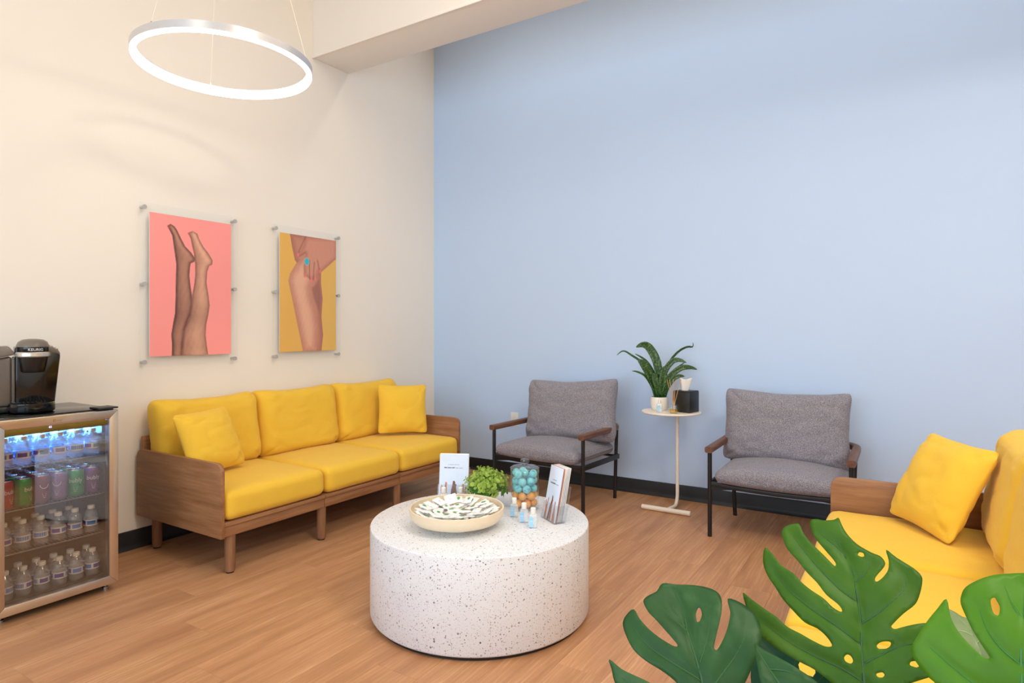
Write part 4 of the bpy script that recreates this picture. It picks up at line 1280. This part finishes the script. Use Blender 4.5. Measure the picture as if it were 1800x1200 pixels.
# emblem, lettering and blue digits on the top rail
yl = -3.188 - oy
em = MB()
em.tube([(X1 + 0.0005, yl, DZ1 - 0.020), (X1 + 0.0014, yl, DZ1 - 0.020)], 0.0058, 20)
em.build('emblem', 'gold_print', door)
em2 = MB()
for s in (-1, 1):
    em2.merge([(X1 + 0.0017, yl + s * 0.0004, DZ1 - 0.0235), (X1 + 0.0017, yl + s * 0.0036, DZ1 - 0.0165), (X1 + 0.0017, yl + s * 0.0022, DZ1 - 0.0165), (X1 + 0.0017, yl - s * 0.0006, DZ1 - 0.0215)], [(0, 1, 2, 3)])
em2.build('emblem_mark', 'stainless', door)
t_ = text_mesh('yeego', 0.0085)
t_.transform(Matrix.Translation((X1 + 0.0006, yl + 0.019, DZ1 - 0.0225)) @ Matrix.Rotation(PI / 2, 4, 'Z') @ Matrix.Rotation(PI / 2, 4, 'X'))
link('lettering', t_, 'gold_print', door)
t_ = text_mesh('41', 0.013)
t_.transform(Matrix.Translation((X1 - 0.0085, yl - 0.012, DZ1 - ins - 0.013)) @ Matrix.Rotation(PI / 2, 4, 'Z') @ Matrix.Rotation(PI / 2, 4, 'X'))
link('temperature_display', t_, 'digit_glow', door)
# control fascia behind the top of the glass, LED strip under it, sticker on the side wall
MB().box((FX1 - 0.045 - ox, FY0 + wl + 0.004 - oy, FT - 0.080), (FX1 - 0.008 - ox, FY1 - wl - 0.004 - oy, FT - 0.052)).build('control_fascia', 'fridge_liner', fr)
MB().box((FX1 - 0.075 - ox, FY0 + wl + 0.02 - oy, FT - 0.0560), (FX1 - 0.055 - ox, FY1 - wl - 0.02 - oy, FT - 0.0525)).build('led_strip', 'fridge_led', fr)
MB().box((FX1 - 0.135 - ox, FY1 - wl - 0.0050 - oy, 0.722), (FX1 - 0.035 - ox, FY1 - wl - 0.0040 - oy, 0.768)).build('sticker', 'sticker', fr)
SHELF = (0.630, 0.452, 0.272)
for z in SHELF:
    m = MB()
    ya, yb = FY0 + wl + 0.006 - oy, FY1 - wl - 0.006 - oy
    xa, xb = FX0 + 0.03 - ox, FX1 - 0.012 - ox
    m.tube([(xb, ya, z - 0.004), (xb, yb, z - 0.004)], 0.0028, 8)
    m.tube([(xa, ya, z - 0.004), (xa, yb, z - 0.004)], 0.0028, 8)
    for k in range(5):
        x = xa + (xb - xa) * (k + 1) / 6
        m.tube([(x, ya, z - 0.0065), (x, yb, z - 0.0065)], 0.0016, 6)
    for k in range(27):
        y = ya + (yb - ya) * k / 26
        m.tube([(xa, y, z - 0.0018), (xb + 0.001, y, z - 0.0018)], 0.0016, 6)
    m.build('wire_shelf', 'shelf_wire', fr)

# drinks: two kinds, copied row by row
RP = [(0, 0), (0.024, 0.0), (0.0275, 0.004), (0.0285, 0.012), (0.0275, 0.026), (0.0285, 0.032), (0.0285, 0.056), (0.0275, 0.062), (0.0285, 0.068), (0.0275, 0.078), (0.022, 0.094), (0.0135, 0.105), (0.0125, 0.108)]
def make_bottle(twist):
    b = thing('water_bottle', 'x', 'bottle', (0, 0, 0), twist, 'small water bottles in the fridge')
    MB().lathe(RP, 20).build('bottle_body', 'bottle_plastic', b)
    MB().lathe([(0, 0.105), (0.0145, 0.105), (0.0148, 0.110), (0.0148, 0.119), (0.0135, 0.121), (0, 0.121)], 16).build('cap', 'white_plastic', b)
    MB().lathe([(0.0290, 0.030), (0.0291, 0.031), (0.0291, 0.057), (0.0290, 0.058)], 24).build('wrapper', 'label_white', b)
    for nm, a_, b_2, z0, z1, mt in (('wrapper_block', -0.55, 0.50, 0.036, 0.053, 'label_purple'), ('wrapper_block', 0.75, 1.9, 0.036, 0.053, 'label_cyan'), ('wrapper_block', 2.2, 3.4, 0.036, 0.053, 'label_purple'), ('wrapper_block', 3.7, 5.4, 0.036, 0.053, 'label_cyan')):
        vs, fs = [], []
        for k in range(7):
            a = a_ + (b_2 - a_) * k / 6
            for z in (z0, z1):
                vs.append((0.0293 * math.cos(a), 0.0293 * math.sin(a), z))
        for k in range(6):
            fs.append((2 * k, 2 * k + 2, 2 * k + 3, 2 * k + 1))
        MB().merge(vs, fs).build(nm, mt, b)
    return b
CP = [(0, 0.003), (0.022, 0.003), (0.025, 0.0), (0.027, 0.002), (0.0325, 0.012), (0.033, 0.016), (0.033, 0.106), (0.0315, 0.112), (0.0285, 0.118)]
def make_can(mt, mark):
    c = thing('soda_can', 'x', 'can', (0, 0, 0), 0, 'soda cans in the fridge')
    MB().lathe(CP, 24).build('can_body', mt, c)
    lid = MB().lathe([(0.0285, 0.118), (0.0275, 0.1215), (0.0260, 0.1205), (0.0245, 0.116), (0, 0.1165)], 24).build('lid', 'chrome', c)
    MB().box((-0.004, -0.007, 0.1168), (0.012, 0.007, 0.118), 0.0005, 1).build('pull_tab', 'chrome', lid)
    if mark == 'word':
        link('lettering', wrap_text('bubly', 0.026, 0.0334, 0.066), 'label_white', c)
    else:
        vs, fs = [], []
        for k in range(13):
            t = PI + PI * k / 12
            for r in (0.0150, 0.0172):
                a = r * math.cos(t) / 0.0334
                vs.append((0.0334 * math.cos(a), 0.0334 * math.sin(a), 0.082 + r * math.sin(t) * 1.05))
        for k in range(12):
            fs.append((2 * k, 2 * k + 2, 2 * k + 3, 2 * k + 1))
        MB().merge(vs, fs).build('smile_mark', 'label_white', c)
    vs, fs = [], []
    for k in range(4):
        for a in (-0.28 + 0.05 * k, 0.28 - 0.05 * k):
            for z in (0.046 - 0.007 * k, 0.048 - 0.007 * k):
                vs.append((0.0333 * math.cos(a), 0.0333 * math.sin(a), z))
        b0 = 4 * k
        fs.append((b0, b0 + 2, b0 + 3, b0 + 1))
    MB().merge(vs, fs).build('fine_print', 'label_white', c)
    return c
protoB = make_bottle(0)
protoC = {k: make_can('can_' + k, w) for k, w in (('red', 'word'), ('green', 'word'), ('plum', 'smile'), ('lavender', 'smile'), ('purple', 'word'))}
YS = [-3.3335 + 0.0670 * i for i in range(6)]
random.seed(21)
SHN = ('top shelf', 'can shelf', 'third shelf', 'fridge floor')
for sh, z, xs, cols in ((0, 0.6305, (0.418, 0.354, 0.290), 6), (2, 0.2725, (0.405, 0.338), 6), (3, 0.0755, (0.418, 0.352), 6)):
    for r, x in enumerate(xs):
        for i in range(cols):
            if sh == 2 and i == 5 and r == 1:
                continue
            y = YS[i] + (0.004 if r % 2 else 0)
            row = ('front row', 'second row', 'third row')[r]
            copy_thing(protoB, (x + random.uniform(-0.002, 0.002), y, z), random.uniform(0, 6.28),
                       '%s small water bottle from the left, %s on the fridge %s' % (ORD[i], row, SHN[sh]) if sh < 3 else '%s small water bottle from the left, %s on the %s' % (ORD[i], row, SHN[sh]))
CANS = (('red', 'green', 'plum', 'lavender', 'green', 'purple'), ('green', 'green', 'red', 'plum', 'green', 'purple'), ('green', 'red', 'plum', 'red', 'green', 'lavender'), ('red', 'plum', 'plum', 'green', 'green', 'purple'))
TURN = (0.9, 1.0, 0.35, -0.25, -0.05, 0.15)
for r in range(4):
    for i in range(6):
        k = CANS[r][i]
        copy_thing(protoC[k], (0.412 - 0.070 * r, YS[i], 0.4525), TURN[i] - 0.35 if r == 0 else random.uniform(0, 6.28),
                   '%s %s soda can from the left, %s row on the fridge shelf' % (ORD[i], k, ('front', 'second', 'third', 'rear')[r]))
def drop(o):
    for ch in list(o.children):
        drop(ch)
    bpy.data.objects.remove(o)
for p_ in [protoB] + list(protoC.values()):
    drop(p_)

# ------------------------------------------------------------------ pod coffee maker on the fridge (front = local +X, viewer's right = +Y)
cm = thing('coffee_maker', 'black single-serve coffee maker standing on the drinks fridge', 'coffee maker', (0.292, -3.196, FT + 0.0006), math.radians(-17))
front = [(-0.054, 0.004), (0.083, 0.004), (0.106, 0.245), (0.104, 0.262), (0.092, 0.276), (0.070, 0.288), (-0.054, 0.288)]
MB().prism(front, 0, -0.135, 0.052, 0.006).build('body', 'black_gloss', cm)
MB().prism([(0.036, 0.2755), (0.103, 0.2535), (0.1065, 0.2565), (0.098, 0.2745), (0.076, 0.290), (0.036, 0.296)], 0, -0.12, 0.054, 0.004).build('button_panel', 'grey_plastic', cm)
for (y, z, xx) in ((0.070, 0.2925, 0.030), (0.086, 0.284, 0.036), (0.074, 0.2905, 0.048), (0.092, 0.2795, 0.049)):
    MB().tube([(xx - 0.004, y, z - 0.006), (xx - 0.001, y, z + 0.0015)], 0.006, 12).build('button', 'silver_plastic', cm)
# brew head
HX, HY = 0.040, 0.008
MB().lathe([(0, 0.176), (0.040, 0.176), (0.045, 0.181), (0.055, 0.243), (0, 0.243)], 36, (HX, HY, 0)).build('pod_holder', 'black_satin', cm)
MB().lathe([(0, 0.2435), (0.060, 0.2435), (0.064, 0.248), (0.064, 0.262), (0.060, 0.266), (0, 0.266)], 40, (HX, HY, 0)).build('handle_ring', 'silver_plastic', cm)
hd = MB()
hd.lathe([(0, 0.2665), (0.056, 0.2665), (0.058, 0.270), (0.057, 0.288), (0, 0.288)], 40, (HX, HY, 0))
hd.build('logo_band', 'black_gloss', cm)
MB().lathe([(0.060, 0.2885), (0.0595, 0.294), (0.053, 0.310), (0.038, 0.320), (0.016, 0.3235), (0, 0.324)], 40, (HX - 0.010, HY, 0), sx=1.2).build('head_cover', 'grey_plastic', cm)
me = wrap_text('KEURIG', 0.0165, 0.0586, 0.2715, 0.12)
me.transform(Matrix.Translation((HX, HY, 0)))
link('lettering', me, 'label_white', cm)
# base with drip tray
MB().lathe([(0, 0.004), (0.080, 0.004), (0.084, 0.010), (0.083, 0.042), (0.078, 0.046), (0, 0.046)], 48, (0.048, 0.004, 0)).build('drip_base', 'black_gloss', cm)
tr_ = MB()
for k in range(7):
    tr_.box((0.056, -0.044 + 0.015 * k, 0.0465), (0.116 - 0.002 * abs(k - 3) ** 2, -0.040 + 0.015 * k, 0.0485))
tr_.build('drip_grille', 'black_plastic', cm)
for y in (-0.04, 0.07):
    for x in (-0.12, 0.03):
        MB().lathe([(0, 0), (0.009, 0), (0.009, 0.005), (0, 0.005)], 12).build('rubber_foot', 'black_rubber', cm, (x, y, 0))
# water reservoir on the left with its sloped lid
MB().prism([(-0.130, 0.030), (-0.066, 0.030), (-0.066, 0.246), (-0.130, 0.232)], 0, -0.120, 0.048, 0.010, 3).build('water_reservoir', 'smoke_plastic', cm)
MB().prism([(-0.136, 0.237), (-0.057, 0.254), (-0.057, 0.264), (-0.076, 0.292), (-0.136, 0.288)], 0, -0.125, 0.052, 0.006).build('reservoir_lid', 'grey_plastic', cm)
MB().box((-0.115, -0.130, 0.004), (0.042, -0.058, 0.029), 0.004).build('reservoir_base', 'black_satin', cm)
MB().box((0.030, -0.0655, 0.048), (0.056, -0.0555, 0.246), 0.003).build('side_trim', 'smoke_plastic', cm)

# ------------------------------------------------------------------ framed photos on the white wall
def in_poly(P, poly):
    x, y = P[:, 0], P[:, 1]
    ins = np.zeros(len(P), bool)
    n = len(poly)
    for i in range(n):
        x1, y1 = poly[i]
        x2, y2 = poly[(i + 1) % n]
        c = ((y1 > y) != (y2 > y)) & (x < (x2 - x1) * (y - y1) / (y2 - y1 + 1e-12) + x1)
        ins ^= c
    return ins
def seg_dist(P, pts, closed=True, asp=1.63):
    S = np.array([1.0, asp])
    Q = P * S
    d = np.full(len(P), 9.0)
    n = len(pts)
    for i in range(n if closed else n - 1):
        a = np.array(pts[i]) * S
        b = np.array(pts[(i + 1) % n]) * S
        ab = b - a
        t = np.clip(((Q - a) @ ab) / (ab @ ab + 1e-12), 0, 1)
        d = np.minimum(d, np.linalg.norm(Q - (a + t[:, None] * ab), axis=1))
    return d
def ss(a, b, x):
    t = np.clip((x - a) / (b - a), 0, 1)
    return t * t * (3 - 2 * t)
def L3(r, g, b):
    return np.array(rgb(r, g, b)[:3])
def across(P, ins, nu):
    """0..1 position from the left to the right edge of a shape, row by row"""
    u = P[:, 0].reshape(-1, nu)
    m = ins.reshape(-1, nu)
    lo = np.where(m.any(1), np.where(m, u, 9).min(1), 0)[:, None]
    hi = np.where(m.any(1), np.where(m, u, -9).max(1), 1)[:, None]
    return ((u - lo) / np.maximum(hi - lo, 1e-4)).ravel()
def mottle(P):
    x, y = P[:, 0], P[:, 1]
    return (np.sin(x * 41 + 3 * np.sin(y * 23)) * np.sin(y * 37 + 2 * np.sin(x * 31)) + 0.6 * np.sin(x * 97 + y * 61))
def print_colors(kind, P, nu=141):
    n = len(P)
    col = np.zeros((n, 3))
    if kind == 1:
        col[:] = L3(253, 158, 153)
        D = PRINT_ONE
        for key, lit, shade, sole in (('legA', (182, 132, 110), (106, 68, 62), 'soleA'), ('legB', (216, 164, 138), (138, 90, 76), 'soleB')):
            ins = in_poly(P, D[key])
            d = seg_dist(P, D[key])
            f = across(P, ins, nu)
            k = ss(0.0, 0.035, d) * 0.45 + 0.55 * np.exp(-((f - 0.60) / 0.36) ** 2)
            k = np.clip(k + 0.05 * mottle(P), 0, 1)[:, None]
            c = L3(*shade) * (1 - k) + L3(*lit) * k
            v = P[:, 1]
            c = c * (1 - 0.22 * np.exp(-((v - 0.72) / 0.10) ** 2) - 0.10 * np.exp(-((v - 0.93) / 0.06) ** 2))[:, None]
            ds = seg_dist(P, D[sole], False)
            c = c * (1 + 0.16 * np.exp(-(ds / 0.03) ** 2))[:, None]
            w = np.clip(np.where(ins, d, -d) / 0.006 + (1.8 if key == 'legA' else 0.7), 0, 1)[:, None]
            col = col * (1 - w) + c * w
        for nx_, ny_ in D['nails']:
            w = np.exp(-(((P[:, 0] - nx_) / 0.012) ** 2 + ((P[:, 1] - ny_) * 1.63 / 0.012) ** 2) * 1.5)[:, None]
            col = col * (1 - w) + L3(226, 70, 74) * w
    else:
        g = P[:, 0][:, None]
        col[:] = L3(228, 178, 88) * (1 - g) + L3(224, 182, 96) * g
        D = PRINT_TWO
        def lay(key, lit, shade, soft, a=1.0, feather=0.006):
            nonlocal col
            ins = in_poly(P, D[key])
            d = seg_dist(P, D[key])
            k = np.clip(ss(0, soft, d) + 0.06 * mottle(P), 0, 1)[:, None]
            c = L3(*shade) * (1 - k) + L3(*lit) * k
            w = (np.clip(d / feather, 0, 1) * ins)[:, None] * a
            col = col * (1 - w) + c * w
        lay('skin', (198, 138, 112), (172, 112, 96), 0.12)
        lay('calf', (158, 104, 92), (182, 124, 104), 0.06, 0.9, 0.03)
        lay('shin', (228, 176, 148), (198, 138, 116), 0.16, 1.0, 0.012)
        lay('hand', (208, 146, 124), (186, 122, 104), 0.08, 0.95, 0.008)
        for key, s, a in (('f1', 0.010, 0.55), ('f2', 0.010, 0.55), ('f3', 0.010, 0.6), ('f0', 0.010, 0.35), ('arm', 0.014, 0.45), ('thumb', 0.010, 0.45)):
            d = seg_dist(P, D[key], False)
            w = (a * np.exp(-(d / s) ** 2))[:, None]
            col = col * (1 - w) + L3(104, 62, 62) * w
        for nx_, ny_ in D['nails']:
            w = np.exp(-(((P[:, 0] - nx_) / 0.016) ** 2 + ((P[:, 1] - ny_) * 1.63 / 0.030) ** 2) ** 2)[:, None]
            col = col * (1 - w) + L3(240, 120, 120) * w
        rx, ry = D['ring'][0]
        e = ((P[:, 0] - rx) / 0.045) ** 2 + ((P[:, 1] - ry) * 1.63 / 0.058) ** 2
        w = (1 - ss(0.85, 1.1, e))[:, None]
        col = col * (1 - w) + L3(150, 190, 190) * w
        w = (1 - ss(0.55, 0.7, e))[:, None]
        col = col * (1 - w) + L3(62, 180, 206) * w
    return np.clip(col, 0, 1)

def wall_photo(label, kind, y0, y1):
    z0, z1 = 1.057, 1.866
    cy, cz = (y0 + y1) / 2, (z0 + z1) / 2
    w, h = y1 - y0, z1 - z0
    f = thing('wall_photo', label, 'picture', (0, cy, cz), 0, 'acrylic mounted photos')
    pw_, ph_ = w + 0.105, h + 0.100
    MB().box((0.030, -pw_ / 2, -ph_ / 2 - 0.008), (0.034, pw_ / 2, ph_ / 2), 0.0008, 1).build('acrylic_plate', 'acrylic', f)
    MB().box((0.0352, -w / 2, -h / 2), (0.0392, w / 2, h / 2), 0.0006, 1).build('photo_backing', 'paper_white', f)
    nu, nv = 140, 228
    us, vs_ = np.meshgrid(np.linspace(0, 1, nu + 1), np.linspace(0, 1, nv + 1))
    P = np.stack([us.ravel(), vs_.ravel()], 1)
    co = np.stack([np.full(len(P), 0.0395), -w / 2 + P[:, 0] * w, h / 2 - P[:, 1] * h], 1)
    idx = np.arange((nu + 1) * (nv + 1)).reshape(nv + 1, nu + 1)
    fs = np.stack([idx[:-1, :-1].ravel(), idx[1:, :-1].ravel(), idx[1:, 1:].ravel(), idx[:-1, 1:].ravel()], 1)
    me = bpy.data.meshes.new('print')
    me.from_pydata(co.tolist(), [], fs.tolist())
    ca = me.color_attributes.new('ink', 'FLOAT_COLOR', 'POINT')
    rgba = np.concatenate([print_colors(kind, P), np.ones((len(P), 1))], 1).astype(np.float32)
    ca.data.foreach_set('color', rgba.ravel())
    link('print', me, 'photo_print', f)
    for sy in (-1, 1):
        for zz in (-ph_ / 2 + 0.020, 0.0, ph_ / 2 - 0.026):
            b = MB()
            b.tube([(0.0, sy * (pw_ / 2 - 0.026), zz), (0.030, sy * (pw_ / 2 - 0.026), zz)], 0.008, 16)
            b.tube([(0.0342, sy * (pw_ / 2 - 0.026), zz), (0.043, sy * (pw_ / 2 - 0.026), zz)], 0.0125, 20)
            b.build('standoff_bolt', 'bolt_steel', f)
    return f
wall_photo('acrylic-mounted photo of raised bare legs on pink above the sofa', 1, -2.540, -2.040)
wall_photo('acrylic-mounted photo of hand on a knee on mustard above the sofa', 2, -1.682, -1.188)

# ------------------------------------------------------------------ outlet on the blue wall, half behind the chair arm
ol_ = thing('wall_outlet', 'white wall outlet plate behind the left armchair', 'outlet', (0.862, 0, 0.462))
MB().box((-0.036, -0.005, -0.058), (0.036, 0.0, 0.058), 0.002).build('cover_plate', 'white_plastic', ol_)
for z in (-0.020, 0.020):
    MB().box((-0.016, -0.0065, z - 0.013), (0.016, -0.005, z + 0.013), 0.0006, 1).build('socket', 'white_plastic', ol_)

# ------------------------------------------------------------------ ring pendant
rp = thing('ring_pendant_light', 'glowing white ring pendant lamp hanging near the white wall', 'pendant lamp', (0.82, -2.59, 2.49))
RR = 0.402
MB().lathe([(RR - 0.003, -0.010), (RR, -0.010), (RR, 0.024), (RR - 0.027, 0.024), (RR - 0.027, 0.021), (RR - 0.003, 0.021), (RR - 0.003, -0.010)], 128).build('ring_housing', 'aluminium', rp)
MB().lathe([(RR - 0.0035, 0.020), (RR - 0.0035, -0.016), (RR - 0.007, -0.021), (RR - 0.022, -0.021), (RR - 0.026, -0.016), (RR - 0.026, 0.020), (RR - 0.0035, 0.020)], 128).build('diffuser', 'ring_glow', rp)
for k in range(3):
    a = 2 * PI * k / 3 + 2.75
    x, y = (RR - 0.016) * math.cos(a), (RR - 0.016) * math.sin(a)
    MB().tube([(x, y, 0.026), (0.03 * math.cos(a), 0.03 * math.sin(a), RZ - 2.49 - 0.03)], 0.0012, 6).build('hanging_cable', 'cream_metal', rp)
    MB().tube([(x, y, 0.026), (x * 0.99, y * 0.99, 0.040)], 0.004, 10).build('cable_grip', 'chrome', rp)
MB().lathe([(0, RZ - 2.49 - 0.03), (0.06, RZ - 2.49 - 0.03), (0.06, RZ - 2.49 - 0.001), (0, RZ - 2.49 - 0.001)], 32).build('ceiling_canopy', 'aluminium', rp)

for loc_, lb in (((2.75, -2.75, 2.60), 'added ring pendant lamp, out of view above the coffee table'), ((4.70, -2.30, 2.60), 'added ring pendant lamp, out of view above the right-hand sofa')):
    copy_thing(rp, loc_, 0.0, lb)  # unseen copies of the pendant, added to brighten the room

# ------------------------------------------------------------------ monstera in front of the right-hand sofa
mo = thing('monstera_plant', 'large split-leaf monstera plant in the right foreground', 'plant', (3.560, -3.500, 0))
MB().lathe([(0, 0), (0.100, 0), (0.112, 0.01), (0.140, 0.26), (0.145, 0.275), (0.135, 0.275), (0.128, 0.24), (0, 0.24)], 40).build('pot', 'terracotta_pot', mo)
MB().lathe([(0, 0.255), (0.08, 0.252), (0.13, 0.243)], 24).build('soil', 'soil', mo)
def spline(pts, k=4, closed=True):
    n = len(pts)
    out = []
    for i in range(n if closed else n - 1):
        g = lambda j: np.array(pts[j % n] if closed else pts[max(0, min(n - 1, j))], float)
        p0, p1, p2, p3 = g(i - 1), g(i), g(i + 1), g(i + 2)
        for s in range(k):
            f = s / k
            out.append(0.5 * (2 * p1 + (p2 - p0) * f + (2 * p0 - 5 * p1 + 4 * p2 - p3) * f * f + (3 * p1 - p0 - 3 * p2 + p3) * f ** 3))
    if not closed:
        out.append(np.array(pts[-1], float))
    return [tuple(p) for p in out]
def monstera_leaf(L, mat, vmat, bend, label=None):
    out = spline([(a / 1000, b / 1000) for a, b in L['outline']], 3)
    holes = [spline([(a / 1000, b / 1000) for a, b in h], 2) for h in L['holes']]
    mid = spline([(a / 1000, b / 1000) for a, b in L['midrib']], 4, False)
    veins = [spline([(a / 1000, b / 1000) for a, b in v], 4, False) for v in L['veins']]
    pts, edges = [], []
    for loop in [out] + holes:
        s = len(pts)
        pts += loop
        edges += [(s + i, s + (i + 1) % len(loop)) for i in range(len(loop))]
    A = np.array(out)
    lo, hi = A.min(0), A.max(0)
    st_ = 0.0065
    gx, gy = np.meshgrid(np.arange(lo[0], hi[0], st_), np.arange(lo[1], hi[1], st_))
    G = np.stack([gx.ravel(), gy.ravel()], 1)
    ok = in_poly(G, out) & (seg_dist(G, out, True, 1.0) > 0.003)
    for h in holes:
        ok &= ~in_poly(G, h) & (seg_dist(G, h, True, 1.0) > 0.003)
    pts = [Vector(p) for p in pts] + [Vector(p) for p in G[ok]]
    r = delaunay_2d_cdt(pts, edges, [], 0, 1e-6)
    V2 = np.array([tuple(v) for v in r[0]])
    T = np.array([f for f in r[2] if len(f) == 3])
    cen = V2[T].mean(1)
    keep = in_poly(cen, out)
    for h in holes:
        keep &= ~in_poly(cen, h)
    T = T[keep]
    def height(P):
        dm = seg_dist(P, mid, False, 1.0)
        dv = np.full(len(P), 9.0)
        for v in veins:
            dv = np.minimum(dv, seg_dist(P, v, False, 1.0))
        size = hi[1] - lo[1]
        z = -bend * (dm / size) ** 1.7 * size
        z += 0.010 * (1 - np.exp(-dm / 0.03))
        z -= 0.0035 * np.exp(-(dv / 0.007) ** 2) + 0.003 * np.exp(-(dm / 0.006) ** 2)
        t = (P[:, 1] - lo[1]) / size
        z += 0.02 * np.sin(t * 3.1) - 0.012
        z += 0.003 * np.sin(P[:, 0] * 60 + P[:, 1] * 31)
        return z
    Z = height(V2)
    me = bpy.data.meshes.new('leaf')
    me.from_pydata(np.column_stack([V2, Z]).tolist(), [], T.tolist())
    me.update()
    me.shade_smooth()
    x, y = Vector(L['x']), Vector(L['y'])
    z = x.cross(y)
    lf_ = link('leaf', me, mat, mo)
    M = Matrix((x, y, z)).transposed().to_4x4()
    M.translation = Vector(L['base']) - mo.location
    lf_.matrix_local = M
    s = lf_.modifiers.new('thick', 'SOLIDIFY')
    s.thickness = 0.0011
    s.offset = 0
    if label:
        lf_['label'] = label
    def rib(line, r0, r1, nm):
        Pn = np.array(line)
        zz = height(Pn) + 0.0006
        k = len(line)
        path = [(a, b, c) for (a, b), c in zip(line, zz)]
        MB().tube(path, [r0 + (r1 - r0) * i / (k - 1) for i in range(k)], 6).build(nm, vmat, lf_)
    rib(mid, 0.0010, 0.0028, 'midrib')
    for v in veins:
        rib(v, 0.0016, 0.0005, 'vein')
    # stalk from the leaf base down into the pot
    b = Vector(L['base']) - mo.location + z * float(height(np.array([mid[-1]]))[0])
    root = Vector((b.x * 0.18, b.y * 0.18, 0.245))
    m1 = b - y * 0.09
    m2 = Vector((b.x * 0.45, b.y * 0.45, (0.25 + m1.z) / 2 + 0.02))
    ctrl = [tuple(b), tuple(m1), tuple(m2), tuple(root)]
    MB().tube(spline(ctrl, 6, False), 0.0045, 10).build('stalk', 'plant_stem', mo)
monstera_leaf(LEAVES['A'], 'monstera_mid', 'vein_dark', 0.22, 'large mid-green leaf with deep splits')
monstera_leaf(LEAVES['B'], 'monstera_dark', 'vein_dark', 0.25, 'darker bluish green leaf')
monstera_leaf(LEAVES['C'], 'monstera_light', 'vein_light', 0.15, 'bright light green leaf nearest the viewer')
monstera_leaf(LEAVES['D'], 'monstera_sage', 'vein_sage', 0.2, 'pale sage leaf behind the bright one')
monstera_leaf(LEAVES['E'], 'monstera_dark', 'vein_dark', 0.15)
monstera_leaf(LEAVES['F'], 'monstera_teal', 'vein_dark', 0.15)
